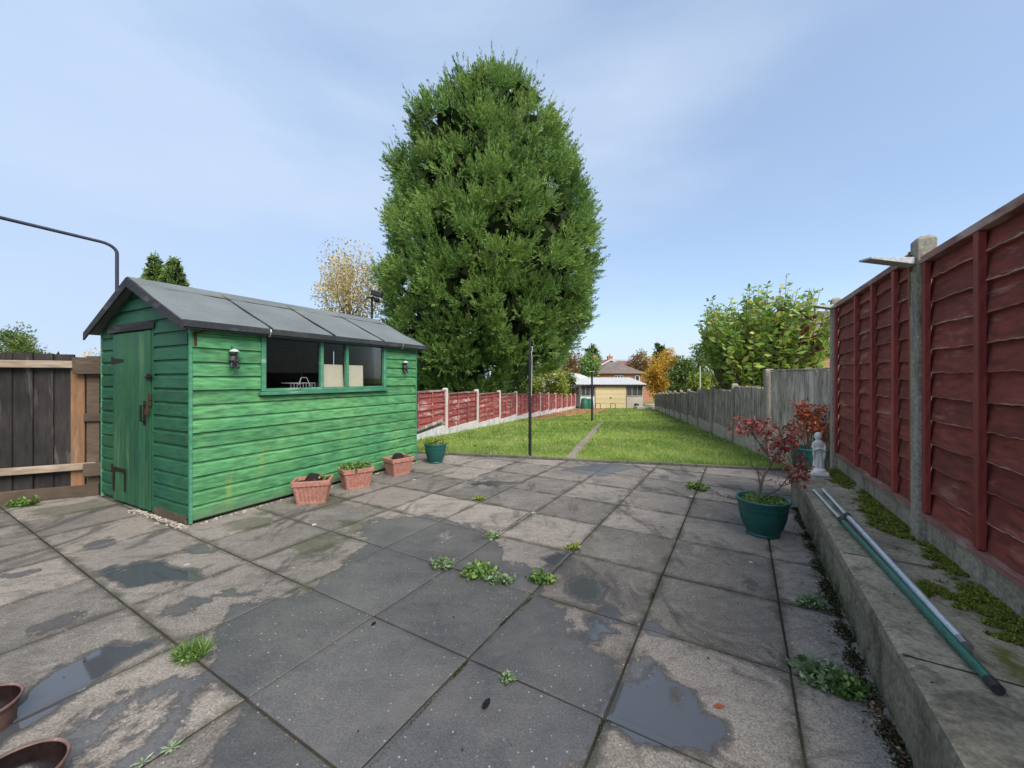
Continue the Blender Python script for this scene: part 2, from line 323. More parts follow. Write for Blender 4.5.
# ---------------------------------------------------------------- ground
def sdf(P, poly):
    poly = np.array(poly); d = np.full(len(P), 1e9); ins = np.zeros(len(P), bool)
    for i in range(len(poly)):
        a, b = poly[i], poly[(i + 1) % len(poly)]; e = b - a; wv = P - a
        t = np.clip((wv @ e) / max(e @ e, 1e-12), 0, 1); q = wv - t[:, None] * e
        d = np.minimum(d, (q ** 2).sum(1))
        c = ((a[1] > P[:, 1]) != (b[1] > P[:, 1])) & (P[:, 0] < (b[0] - a[0]) * (P[:, 1] - a[1]) / (b[1] - a[1] + 1e-12) + a[0]); ins ^= c
    return np.where(ins, -1, 1) * np.sqrt(d)
def polyW(pts, z=0): return [W(x, y, z) for x, y in pts]
def multi(P, polys, z=0):
    r = np.full(len(P), 1e9)
    for q in polys: r = np.minimum(r, sdf(P, polyW(q, z)))
    return r

YAW = .52825; UX = np.array([math.cos(YAW), -math.sin(YAW)]); UY = np.array([math.sin(YAW), math.cos(YAW)])
SS, OU, OV = .6056, -.4325, .7952
WETP = [[(205, 640), (240, 604), (285, 598), (308, 592), (322, 580), (352, 556), (368, 545), (358, 530), (375, 519), (420, 516), (455, 520), (480, 531),
         (502, 545), (506, 560), (535, 567), (556, 559), (574, 551), (562, 568), (543, 582), (536, 594), (566, 612), (572, 632), (585, 652), (608, 670), (617, 676), (602, 718), (588, 768),
         (560, 800), (200, 800), (215, 745), (240, 712), (236, 700), (205, 672)],
        [(60, 738), (120, 700), (165, 678), (195, 672), (205, 690), (170, 694), (120, 720), (60, 765)],
        [(175, 700), (200, 690), (190, 730), (150, 768), (110, 768)],
        [(640, 626), (655, 635), (668, 640), (660, 622), (640, 618)],
        [(655, 652), (630, 660), (622, 676), (640, 690), (655, 680)],
        [(585, 640), (600, 606), (585, 560), (600, 600), (617, 612), (622, 622)],
        [(88, 545), (108, 536), (122, 541), (105, 547)], [(0, 575), (30, 572), (12, 580)],
        [(30, 628), (60, 618), (90, 610), (80, 618), (40, 632)], [(175, 548), (195, 545), (215, 550), (195, 556)],
        [(160, 612), (190, 600), (225, 590), (250, 594), (215, 600), (180, 614)],
        [(470, 484), (500, 480), (520, 483), (495, 487)], [(560, 470), (600, 464), (640, 466), (600, 476)]]
PUDP = [[(-60, 800), (-10, 725), (20, 702), (36, 687), (55, 671), (110, 643), (128, 646), (162, 638), (155, 646), (122, 660), (104, 675), (60, 704), (22, 730), (-10, 752)],
        [(97, 572), (112, 565), (126, 571), (135, 562), (160, 562), (172, 568), (195, 570), (196, 579), (165, 580), (140, 585), (128, 587), (113, 579)],
        [(571, 583), (585, 575), (604, 589), (600, 598), (585, 600), (566, 592)],
        [(583, 617), (591, 614), (614, 631), (601, 635), (596, 643), (587, 636), (591, 629)],
        [(604, 719), (620, 680), (648, 687), (652, 668), (662, 665), (668, 681), (690, 692), (698, 713), (725, 728), (731, 741), (718, 748), (690, 752), (645, 741), (610, 722)],
        [(545, 560), (552, 556), (572, 552), (566, 563), (550, 568)]]
DRYP = [[(500, 541), (525, 545), (553, 551), (545, 558), (512, 563), (505, 552)], [(434, 534), (446, 533), (450, 537), (440, 540)],
        [(195, 715), (240, 700), (225, 730), (190, 768), (150, 768), (170, 735)], [(672, 690), (680, 688), (682, 700), (674, 706)]]
MOSSP = [[(292, 548), (320, 536), (345, 540), (335, 552), (300, 556)], [(232, 522), (262, 515), (272, 522), (240, 530)], [(322, 500), (342, 495), (340, 505), (318, 508)],
         [(375, 535), (400, 525), (402, 540), (380, 545)], [(40, 510), (95, 500), (110, 506), (40, 518)], [(345, 524), (368, 522), (360, 532), (340, 532)]]
EA, EB = np.array((-1.05, 6.31)), np.array((3.27, 5.28)); ED = (EB - EA) / np.linalg.norm(EB - EA); EN = np.array((-ED[1], ED[0]))
def build_patio():
    VV = []; QQ = []; at = {k: [] for k in ('v', 'wet', 'pud', 'dry', 'mossa', 'rim')}; n0 = 0
    for i in range(-14, 9):
        for j in range(-6, 13):
            cpt = UX * ((i + .5) * SS + OU) + UY * ((j + .5) * SS + OV)
            if cpt[0] < -7.5 or cpt[1] < -1.6 or (cpt - EA) @ EN > .5 or cpt[0] > 1.2 + .575 * (cpt[1] - 1.3) + .9: continue
            vis = cpt[1] > .6 and abs(cpt[0]) < 1.35 * cpt[1] + .6
            k = 21 if vis and cpt[1] < 5 else (11 if vis else 4)
            g = .0042 + random.random() * .0022
            t = np.concatenate([[g, g + .004], np.linspace(g, SS - g, k - 2)[1:-1], [SS - g - .004, SS - g]]); a, b = np.meshgrid(t, t, indexing='ij')
            ed = np.minimum(np.minimum(a, SS - a), np.minimum(b, SS - b)) - g
            # worn arris and slight unevenness of each flag
            tx, ty, tz = random.gauss(0, .0016), random.gauss(0, .0016), abs(random.gauss(0, .0012))
            z = (tx * (a / SS - .5) + ty * (b / SS - .5) + tz)
            z = z - np.where(ed < 1e-6, .0012, 0)
            rot = random.gauss(0, .003)
            la = a - SS / 2; lb = b - SS / 2; ra, rb = la * math.cos(rot) - lb * math.sin(rot), la * math.sin(rot) + lb * math.cos(rot)
            P = (UX[None, :] * (ra.ravel() + SS / 2 + i * SS + OU)[:, None] + UY[None, :] * (rb.ravel() + SS / 2 + j * SS + OV)[:, None])
            over = (P - EA) @ EN; cut = over > 0
            if cut.all(): continue
            P = P - EN[None, :] * np.where(cut, over, 0)[:, None]
            V = np.column_stack([P, z.ravel()])
            idx = np.arange(k * k).reshape(k, k)
            Q = np.stack([idx[:-1, :-1], idx[1:, :-1], idx[1:, 1:], idx[:-1, 1:]], -1).reshape(-1, 4)
            Q = Q[~cut[Q].all(1)]
            rim = np.concatenate([idx[:-1, 0], idx[-1, :-1], idx[1:, -1][::-1], idx[0, 1:][::-1]])
            low = V[rim].copy(); low[:, 2] -= .035; m = len(rim); base = k * k
            S2 = np.array([(rim[q], base + q, base + (q + 1) % m, rim[(q + 1) % m]) for q in range(m)])
            V = np.vstack([V, low]); Q = np.vstack([Q, S2])
            tone = random.random()
            if i in (-1, -2, -3) and j in (0, 1, 2): tone *= .5
            if i >= 0: tone = .2 + .8 * tone
            VV.append(V); QQ.append(Q + n0); n0 += len(V); PV = V[:, :2]
            at['v'].append(np.full(len(V), tone)); at['rim'].append(np.concatenate([ed.ravel(), np.zeros(len(V) - k * k)]))
            if vis:
                at['wet'].append(multi(PV, WETP)); at['pud'].append(multi(PV, PUDP)); at['dry'].append(multi(PV, DRYP)); at['mossa'].append(multi(PV, MOSSP))
            else:
                for q in ('wet', 'pud', 'dry', 'mossa'): at[q].append(np.full(len(V), 1.))
    A = {k: np.clip(np.concatenate(v), -1, 1) for k, v in at.items()}
    m, nt, p = newmat('weathered_concrete_flags'); c = coord(nt)
    big = noise(nt, c, 1.1, 6, .6); mid = noise(nt, c, 4.5, 8, .65, None, .6); fine = noise(nt, c, 120, 5, .75); fine2 = noise(nt, c, 24, 8, .75)
    v = attr(nt, 'v')
    col = mixc(nt, v, (.105, .093, .082), (.265, .230, .193))
    col = mixc(nt, math_(nt, 'MULTIPLY', ramp(nt, mid, [(.40, 0.), (.68, 1.)]), .5), col, (.25, .225, .195))
    col = mixc(nt, ramp(nt, big, [(.50, 0.), (.66, .5)]), col, (.085, .08, .07))
    st = noise(nt, c, 3.2, 8, .7, (1, .4, 1), .8)
    col = mixc(nt, ramp(nt, st, [(.545, 0.), (.62, .75)]), col, (.055, .05, .047))
    col = mixc(nt, .75, col, ramp(nt, fine, [(.34, .15), (.66, .85)]), 'OVERLAY')
    col = mixc(nt, .28, col, ramp(nt, fine2, [(.34, .2), (.66, .8)]), 'OVERLAY')
    st4 = noise(nt, c, 6.5, 9, .72, (.45, 1, 1), 1.2)
    col = mixc(nt, ramp(nt, st4, [(.52, 0.), (.62, .6)]), col, (.095, .085, .078))
    st5 = noise(nt, c, 2.1, 9, .7, None, 1.5)
    col = mixc(nt, ramp(nt, st5, [(.58, 0.), (.68, .5)]), col, (.31, .285, .25))
    rimd = ramp(nt, math_(nt, 'ADD', attr(nt, 'rim'), math_(nt, 'MULTIPLY_ADD', noise(nt, c, 5, 8, .75), .22, -.10)), [(.0, .8), (.045, 0.)])
    col = mixc(nt, rimd, col, (.05, .048, .035))
    n13 = noise(nt, c, 13, 7, .65, None, .4); jit = math_(nt, 'MULTIPLY_ADD', mid, .34, -.17); jit = math_(nt, 'ADD', jit, math_(nt, 'MULTIPLY_ADD', n13, .16, -.08)); jit = math_(nt, 'ADD', jit, math_(nt, 'MULTIPLY_ADD', fine2, .03, -.015))
    mo = ramp(nt, math_(nt, 'ADD', attr(nt, 'mossa'), math_(nt, 'MULTIPLY', jit, 1.5)), [(0., .55), (.09, 0.)]); col = mixc(nt, mo, col, (.045, .05, .02))
    wa = math_(nt, 'MAXIMUM', attr(nt, 'wet'), -.075)
    wet = ramp(nt, math_(nt, 'MULTIPLY_ADD', math_(nt, 'ADD', wa, jit), 1., .5), [(.497, 1.), (.508, 0.)])
    edge_ = ramp(nt, math_(nt, 'MULTIPLY_ADD', math_(nt, 'ADD', wa, jit), 1., .5), [(.48, 0.), (.50, .8), (.512, .5), (.525, 0.)])
    dry = ramp(nt, math_(nt, 'MULTIPLY_ADD', math_(nt, 'ADD', attr(nt, 'dry'), jit), 1., .5), [(.49, 1.), (.505, 0.)])
    wet = math_(nt, 'MULTIPLY', wet, math_(nt, 'SUBTRACT', 1., dry))
    pj = math_(nt, 'ADD', attr(nt, 'pud'), math_(nt, 'MULTIPLY', jit, .42))
    halo = ramp(nt, math_(nt, 'MULTIPLY_ADD', pj, 1., .5), [(.515, 1.), (.535, 0.)])
    pud = ramp(nt, math_(nt, 'MULTIPLY_ADD', pj, 1., .5), [(.499, 1.), (.503, 0.)])
    dryk = ramp(nt, attr(nt, 'dry'), [(0, 1.), (.02, 0.)]); pud = math_(nt, 'MULTIPLY', pud, math_(nt, 'SUBTRACT', 1., dryk))
    wcol = mixc(nt, ramp(nt, noise(nt, c, 1.7, 7, .7), [(.4, 0.), (.65, .8)]), (.060, .059, .063), (.118, .110, .101))
    wcol = mixc(nt, .95, wcol, ramp(nt, fine, [(.3, .3), (.7, .72)]), 'OVERLAY')
    wcol = mixc(nt, ramp(nt, st4, [(.5, 0.), (.68, .5)]), wcol, (.13, .122, .11))
    wcol = mixc(nt, 1., wcol, ramp(nt, v, [(0, .62), (.6, 1.15)]), 'MULTIPLY')
    vo = N(nt, 'ShaderNodeTexVoronoi', i_Scale=44.0); vo.inputs['Randomness'].default_value = 1; nt.links.new(c, vo.inputs['Vector'])
    vs = N(nt, 'ShaderNodeSeparateColor'); nt.links.new(vo.outputs['Color'], vs.inputs[0])
    spk = math_(nt, 'MULTIPLY', ramp(nt, math_(nt, 'MULTIPLY_ADD', fine2, .16, math_(nt, 'SUBTRACT', vo.outputs['Distance'], .08)), [(.05, 1.), (.20, 0.)]), ramp(nt, vs.outputs[0], [(.66, 0.), (.95, .9)]))
    col = mixc(nt, math_(nt, 'MULTIPLY', wet, .93), col, wcol)
    col = mixc(nt, math_(nt, 'MULTIPLY', edge_, math_(nt, 'SUBTRACT', .8, dry)), col, (.05, .043, .038))
    col = mixc(nt, math_(nt, 'MULTIPLY', halo, .75), col, (.05, .045, .042))
    col = mixc(nt, spk, col, (.42, .41, .38))
    v2 = N(nt, 'ShaderNodeTexVoronoi', i_Scale=4.3); nt.links.new(c, v2.inputs['Vector']); vs2 = N(nt, 'ShaderNodeSeparateColor'); nt.links.new(v2.outputs['Color'], vs2.inputs[0])
    lich = math_(nt, 'MULTIPLY', ramp(nt, math_(nt, 'ADD', v2.outputs['Distance'], math_(nt, 'MULTIPLY', fine2, .06)), [(.10, 1.), (.125, 0.)]), ramp(nt, vs2.outputs[0], [(.76, 0.), (.8, .9)]))
    col = mixc(nt, lich, col, (.50, .50, .46))
    col = mixc(nt, math_(nt, 'MULTIPLY', pud, .9), col, (.055, .058, .066))
    nt.links.new(col, p.inputs['Base Color'])
    rg = math_(nt, 'SUBTRACT', .88, math_(nt, 'MULTIPLY', wet, .44)); rg = math_(nt, 'SUBTRACT', rg, math_(nt, 'MULTIPLY', halo, .3))
    rg = mixc(nt, pud, rg, (.04, .04, .04)); nt.links.new(rg, p.inputs['Roughness'])
    sp = math_(nt, 'MULTIPLY_ADD', pud, .45, math_(nt, 'MULTIPLY_ADD', wet, .2, .3)); nt.links.new(sp, p.inputs['Specular IOR Level'])
    hgt = math_(nt, 'ADD', fine, math_(nt, 'MULTIPLY', fine2, 1.2)); hgt = math_(nt, 'MULTIPLY', hgt, math_(nt, 'SUBTRACT', 1., pud))
    bs = N(nt, 'ShaderNodeBump'); bs.inputs['Distance'].default_value = .006; nt.links.new(hgt, bs.inputs['Height'])
    nt.links.new(math_(nt, 'MULTIPLY_ADD', math_(nt, 'MAXIMUM', wet, pud), -.35, .6), bs.inputs['Strength']); nt.links.new(bs.outputs[0], p.inputs['Normal'])
    o = np_mesh('patio', np.vstack(VV), np.vstack(QQ), A.pop('v'), m, extra=A); tag(o, kind='structure')
    o['label'] = 'weathered square concrete paving slabs with wet patches and puddles'
build_patio()

def build_ground():
    ys = np.concatenate([np.linspace(-12, 5, 18), np.linspace(5.2, 32, 90), np.linspace(33, 62, 30), [80, 120, 200, 400, 900, 2500]])
    xs = np.concatenate([[-2500, -800, -200, -80, -40, -20], np.linspace(-12, 14, 90), [20, 40, 80, 200, 800, 2500]])
    X, Y = np.meshgrid(xs, ys, indexing='ij'); Z = gz(X, Y) - .045
    inl = ((X - EA[0]) * EN[0] + (Y - EA[1]) * EN[1]) > 0
    Z = np.where(inl, gz(X, Y) + .0, Z) + np.where(inl & (Y < 34), .012 * np.sin(X * 1.9 + Y) * np.cos(Y * 1.3), 0)
    k1, k2 = X.shape; idx = np.arange(k1 * k2).reshape(k1, k2)
    Q = np.stack([idx[:-1, :-1], idx[1:, :-1], idx[1:, 1:], idx[:-1, 1:]], -1).reshape(-1, 4)
    V = np.stack([X, Y, Z], -1).reshape(-1, 3)
    soil = [WG(*q) for q in ((506, 414), (540, 407), (570, 403.8), (600, 404.5), (604, 408), (596, 413), (560, 416), (535, 419))]
    m, nt, p = newmat('lawn_soil'); c = coord(nt)
    a = noise(nt, c, 1.2, 6, .65); b = noise(nt, c, 14, 6, .7)
    col = mixc(nt, ramp(nt, a, [(.35, 0.), (.65, 1.)]), (.10, .17, .03), (.17, .23, .05))
    col = mixc(nt, ramp(nt, b, [(.4, 0.), (.7, .6)]), col, (.14, .12, .05))
    sd_ = attr(nt, 'soil'); col = mixc(nt, ramp(nt, math_(nt, 'ADD', sd_, math_(nt, 'MULTIPLY_ADD', b, .8, -.4)), [(.3, 0.), (.6, 1.)]), col, (.34, .17, .09))
    nt.links.new(col, p.inputs['Base Color']); p.inputs['Roughness'].default_value = 1; p.inputs['Specular IOR Level'].default_value = .1
    bump(nt, p, b, .6, .03)
    ds = sdf(V[:, :2], soil); sv = np.clip(.75 - ds / 1.0, 0, 1)
    o = np_mesh('ground', V, Q, np.zeros(len(V)), m, extra={'soil': sv}); tag(o, kind='structure'); return soil
SOIL = build_ground()

# lawn grass (between the two garden fences)
LA, LB = np.array((-1.65, 9.75)), np.array((4.94, 31.0)); LD = (LB - LA) / np.linalg.norm(LB - LA)      # left garden fence line
RA, RB = np.array((3.97, 6.1)), np.array((10.6, 29.2)); RD = (RB - RA) / np.linalg.norm(RB - RA)         # right garden fence line
PTHL = [WG(565, 458.6), WG(596.5, 425.4)]; PTHR = [WG(575, 459.9), WG(601.5, 425.4)]
def grass():
    parts = []
    for (d0, d1, dens, hh, ww) in ((5.2, 8, 3600, .055, .0048), (8, 12, 1500, .065, .008), (12, 19, 520, .07, .014), (19, 31, 190, .08, .026)):
        n = int((d1 - d0) * 13 * dens); P = np.column_stack([rng.uniform(-3.2, 10.2, n), rng.uniform(d0, d1, n)])
        lx = LA[0] + (P[:, 1] - LA[1]) * LD[0] / LD[1] + .06; rx = RA[0] + (P[:, 1] - RA[1]) * RD[0] / RD[1] - .05
        ok = (P[:, 0] > lx) & (P[:, 0] < rx) & ((P - EA) @ EN > .05)
        tt = (P[:, 1] - PTHL[0][1]) / (PTHL[1][1] - PTHL[0][1])
        pl = PTHL[0][0] + tt * (PTHL[1][0] - PTHL[0][0]); pr = PTHR[0][0] + tt * (PTHR[1][0] - PTHR[0][0])
        inp = (P[:, 0] > pl + .01) & (P[:, 0] < pr - .01) & (tt < 1.15)
        ok &= ~inp
        ds = sdf(P, SOIL); ok &= ~((ds < .15) & (rng.random(n) < .88))
        # thin and thick areas of the sward
        f = .5 + .5 * np.sin(P[:, 0] * 1.7 + 1.3 * np.sin(P[:, 1] * .9)) * np.cos(P[:, 1] * 1.1 + np.sin(P[:, 0] * 2.3))
        f2 = .5 + .5 * np.sin(P[:, 0] * 5.1 + P[:, 1] * 3.3 + 2 * np.sin(P[:, 0] * 2 - P[:, 1] * 1.7))
        ok &= rng.random(n) < .45 + .55 * f
        P = P[ok]; f = f[ok]; f2 = f2[ok]; n = len(P)
        D = np.column_stack([rng.normal(0, .55, n), rng.normal(0, .55, n), np.ones(n)])
        L = hh * rng.uniform(.5, 1.35, n) * (.65 + .7 * f2); z = gz(P[:, 0], P[:, 1]) - .005
        edge = (P - EA) @ EN; L = np.where(edge < .25, L * 1.5, L)
        val = np.clip(rng.beta(2.2, 2.4, n) * .50 + f * .10 + (1 - f2) * .20 + .30 * (.5 + .5 * np.sin(P[:, 0] * .9 - P[:, 1] * 1.9 + 2 * np.sin(P[:, 1] * .55))) ** 2 + rng.normal(0, .04, n), 0, .94)
        dead = rng.random(n) < .06 + .12 * (1 - f); val[dead] = 1
        parts.append(leaves(np.column_stack([P, z]), D, L, ww * rng.uniform(.7, 1.4, n), val, .1, .35))
    V, Q, A = cat(parts); o = np_mesh('lawn_grass', V, Q, A, M['grass']); tag(o, 'short green lawn grass between the two garden fences', 'grass', kind='stuff')
grass()

n = 5200; P = np.column_stack([rng.uniform(-3, 9, n), rng.uniform(6, 30, n)]); dsx = sdf(P, SOIL); lx = LA[0] + (P[:, 1] - LA[1]) * LD[0] / LD[1] + .1; rx = RA[0] + (P[:, 1] - RA[1]) * RD[0] / RD[1] - .1
ok = (P[:, 0] > lx) & (P[:, 0] < rx) & ((P - EA) @ EN > .1) & (rng.random(n) < np.clip(.9 - dsx / 3.0, .06, 1)); P = P[ok]; n = len(P)
V, Q, A = leaves(np.column_stack([P, gz(P[:, 0], P[:, 1]) + rng.uniform(.01, .05, n)]), np.column_stack([rng.normal(0, 1, n), rng.normal(0, 1, n), rng.normal(0, .2, n)]), rng.uniform(.05, .11, n), rng.uniform(.03, .07, n), rng.random(n), .15, .5, twist=np.column_stack([rng.normal(0, 1, n), rng.normal(0, 1, n), rng.normal(0, .4, n)]))
tag(np_mesh('lawn_leaves', V, Q, A, M['rust_litter']), 'fallen brown leaves lying on the lawn and bare patch', 'fallen leaves', kind='stuff')
# dark soil and moss packed in the joints below the flags
jm, jnt, jp = newmat('joint_dirt'); jp.inputs['Roughness'].default_value = 1; jp.inputs['Specular IOR Level'].default_value = .1
jnt.links.new(ramp(jnt, noise(jnt, coord(jnt), 3.5, 8, .7), [(.3, (.018, .016, .012)), (.55, (.04, .036, .026)), (.7, (.07, .08, .03))]), jp.inputs['Base Color'])
q = [EA - ED * 6.2, EA + ED * 5.6, np.array((4.3, -1.5)), np.array((-7.4, -1.5))]
jb = MB(); jb.add([(a_[0], a_[1], -.0036) for a_ in q], [(0, 1, 2, 3)]); tag(jb.build('joint_bed', jm), kind='structure')
# narrow concrete path in the lawn
mb = MB()
for t0, t1 in ((0, .245), (.25, .495), (.5, .745), (.75, 1.0), (1.005, 1.25)):
    q = []
    for t in (t0, t1):
        for A_ in (PTHL, PTHR): q.append((A_[0][0] + t * (A_[1][0] - A_[0][0]), A_[0][1] + t * (A_[1][1] - A_[0][1])))
    top = [(x, y, float(gz(x, y)) + .02) for x, y in (q[0], q[1], q[3], q[2])]; bot = [(x, y, z - .08) for x, y, z in top]
    mb.add(top + bot, [(0, 1, 2, 3), (0, 4, 5, 1), (1, 5, 6, 2), (2, 6, 7, 3), (3, 7, 4, 0)])
tag(mb.build('garden_path', M['path'], bevel=.005), kind='structure')

# low edging between patio and lawn
mb = MB(); L_ = np.linalg.norm(EB - EA); t = -3.0
while t < L_ + 1.2:
    l = random.uniform(.85, 1.0); c_ = EA + ED * (t + l / 2) + EN * .03
    mb.box((c_[0], c_[1], -.01 + random.uniform(-.004, .006)), (l - .008, .045, .09), rz=math.atan2(ED[1], ED[0]) + random.gauss(0, .006)); t += l
tag(mb.build('lawn_edging', M['edging'], bevel=.006), kind='structure')

# ---------------------------------------------------------------- raised slab beside the red fence
def kx(y): return 1.29 + .5746 * (y - 1.3)
KD = np.array((.5746, 1.)); KD /= np.linalg.norm(KD); KN = np.array((KD[1], -KD[0]))
KANG = math.atan2(KD[1], KD[0]); K0 = np.array((kx(-1.6), -1.6))
SZ = .30
def raised():
    L = (4.12 + 1.6) / KD[1]; nx, ny = 240, 46
    t = np.linspace(0, L, nx); u = np.linspace(0, .95, ny); T, U_ = np.meshgrid(t, u, indexing='ij')
    Z = np.full(T.shape, SZ)
    P = K0 + KD * T.ravel()[:, None] + KN * U_.ravel()[:, None]
    # flag joints every 0.9 m, one lifted corner
    jt = np.abs(((T + .22) % .9) - .0); jt = np.minimum(jt, .9 - jt)
    fl = np.floor((T + .22) / .9); Z = Z + .004 * np.sin(fl * 2.3) + .003 * np.sin(fl * 5.1) * (U_ - .2)
    Z = Z - np.where(jt < .014, .002, 0)
    Z = Z - np.where((U_ < .004), .008, 0)
    MPS = [[W(*q, SZ) for q in pp] for pp in (
        [(829, 470), (842, 470), (856, 482), (850, 489), (836, 484)],
        [(857, 492), (872, 490), (892, 506), (917, 528), (918, 542), (896, 537), (872, 527), (858, 505)],
        [(928, 545), (945, 552), (972, 572), (957, 577), (936, 566)], [(918, 584), (938, 586), (946, 596), (925, 597)],
        [(958, 580), (985, 588), (1024, 622), (1060, 660), (1040, 662), (1005, 637), (975, 614), (954, 596)],
        [(985, 640), (1010, 650), (1040, 690), (1015, 685)])]
    ms = np.full(len(P), 9.)
    for pp in MPS: ms = np.minimum(ms, sdf(P, pp))
    V = np.column_stack([P, Z.ravel()]); idx = np.arange(nx * ny).reshape(nx, ny)
    Q = np.stack([idx[:-1, :-1], idx[1:, :-1], idx[1:, 1:], idx[:-1, 1:]], -1).reshape(-1, 4)
    m = conc_mat('mossy_slab_concrete', (.19, .17, .125), (.37, .325, .24), (.06, .052, .038), moss=(.10, .11, .02))
    bc = [n for n in m.node_tree.nodes if n.type == 'BSDF_PRINCIPLED'][0]
    o = np_mesh('raised_slab', V, Q, np.zeros(len(V)), m, extra={'moss': np.clip(.52 - ms / .35, 0, 1)}); tag(o, kind='structure')
    # front and end face of the kerb with a rendered ledge line
    nz = 14; z = np.linspace(-.03, SZ - .008, nz); T2, Z2 = np.meshgrid(t, z, indexing='ij')
    dep = .0 + .012 * (Z2 > SZ - .075) + .003 * np.sin(T2 * 7) + .004 * rng.normal(size=T2.shape) * (Z2 < SZ - .08)
    P2 = K0 + KD * T2.ravel()[:, None] - KN * (dep.ravel()[:, None] - .006)
    V2 = np.column_stack([P2, Z2.ravel()]); V2[Z2.ravel() > SZ - .009, :2] = (K0 + KD * T2.ravel()[:, None])[Z2.ravel() > SZ - .009] + KN * .002
    idx = np.arange(nx * nz).reshape(nx, nz); Q2 = np.stack([idx[:-1, :-1], idx[1:, :-1], idx[1:, 1:], idx[:-1, 1:]], -1).reshape(-1, 4)
    mo = np.clip(.62 - Z2.ravel() * 1.4 + .10 * np.sin(T2.ravel() * 1.7), 0, 1) * .85
    m2 = conc_mat('mossy_kerb_face', (.15, .135, .10), (.24, .215, .165), (.055, .05, .038), moss=(.04, .05, .015), streak=True)
    o2 = np_mesh('kerb_face', V2, Q2, np.zeros(len(V2)), m2, extra={'moss': mo}); o2.parent = o
    mb = MB(); e0 = K0 + KD * L
    a = e0; b = e0 + KN * .95
    mb.add([(a[0], a[1], -.05), (b[0], b[1], -.05), (b[0], b[1], SZ - .002), (a[0], a[1], SZ - .002)], [(0, 1, 2, 3)])
    mb.build('end_face', M['gboard'], o)
    jd = rough_mat('dark_slab_joint', (.02, .018, .013), (.035, .035, .018)); jb = MB()
    for k in range(7):
        tt = .68 + .9 * k; us = np.linspace(.006, .94, 60); wv = np.cumsum(rng.normal(0, .0012, 60)); wd = .0025 + .002 * rng.random(60)
        if tt > L: break
        V = []
        for u_, a_, b_ in zip(us, wv, wd):
            for q in (-1, 1):
                p_ = K0 + KD * (tt + a_ + q * b_) + KN * u_; V.append((p_[0], p_[1], SZ + .0015))
        jb.add(V, [(2 * i, 2 * i + 2, 2 * i + 3, 2 * i + 1) for i in range(59)])
    jb.build('joint', jd, o)
    return MPS
MPS = raised()
# real moss tufts on the slab
def moss_patch(name, polys, n, label, z0, h, m, seed=0):
    P = []; 
    for poly in polys:
        q = np.array(poly); lo, hi = q.min(0), q.max(0); lo = lo - .05; hi = hi + .05; c_ = rng.uniform(lo, hi, (n * 4, 2)); q1 = np.sin(c_[:, 0] * 37 + 3 * np.sin(c_[:, 1] * 23)) * np.sin(c_[:, 1] * 41 + 2 * np.sin(c_[:, 0] * 29)); c_ = c_[sdf(c_, poly) + .045 * q1 + rng.normal(0, .008, len(c_)) < -.004]
        f = np.sin(c_[:, 0] * 31 + 2 * np.sin(c_[:, 1] * 17)) * np.sin(c_[:, 1] * 27 + c_[:, 0] * 11); c_ = c_[f > -.35]; P.append(c_[:n])
    P = np.concatenate(P); P = P[P[:, 1] > .7]; n = len(P)
    f = rng.random(n); base = np.column_stack([P, np.full(n, z0)])
    parts = []
    for k in range(6):
        off = rng.normal(0, .006, (n, 3)); off[:, 2] = abs(off[:, 2]) * .3
        D = np.column_stack([rng.normal(0, .9, n), rng.normal(0, .9, n), np.ones(n)])
        parts.append(leaves(base + off, D, h * rng.uniform(.5, 1.3, n), h * .55, np.clip(f + rng.normal(0, .15, n), 0, 1), .2))
    V, Q, A = cat(parts); o = np_mesh(name, V, Q, A, m); return tag(o, label, 'moss', kind='stuff')
M['moss_leaf'] = leaf_mat('moss_tufts', [(0, (.07, .09, .018)), (.5, (.17, .21, .03)), (1, (.32, .36, .06))], .9, .15)
M['moss_dark'] = leaf_mat('dark_moss_tufts', [(0, (.015, .018, .008)), (.6, (.035, .045, .014)), (1, (.08, .10, .03))], .9, .1)
moss_patch('moss', MPS[:5], 3600, 'green and yellow moss spread along the raised slab under the red fence', SZ + .001, .014, M['moss_leaf'])

# ---------------------------------------------------------------- fences
def line_frame(a, b):
    a, b = np.array(a[:2]), np.array(b[:2]); return a, math.atan2(b[1] - a[1], b[0] - a[0]), float(np.linalg.norm(b - a))

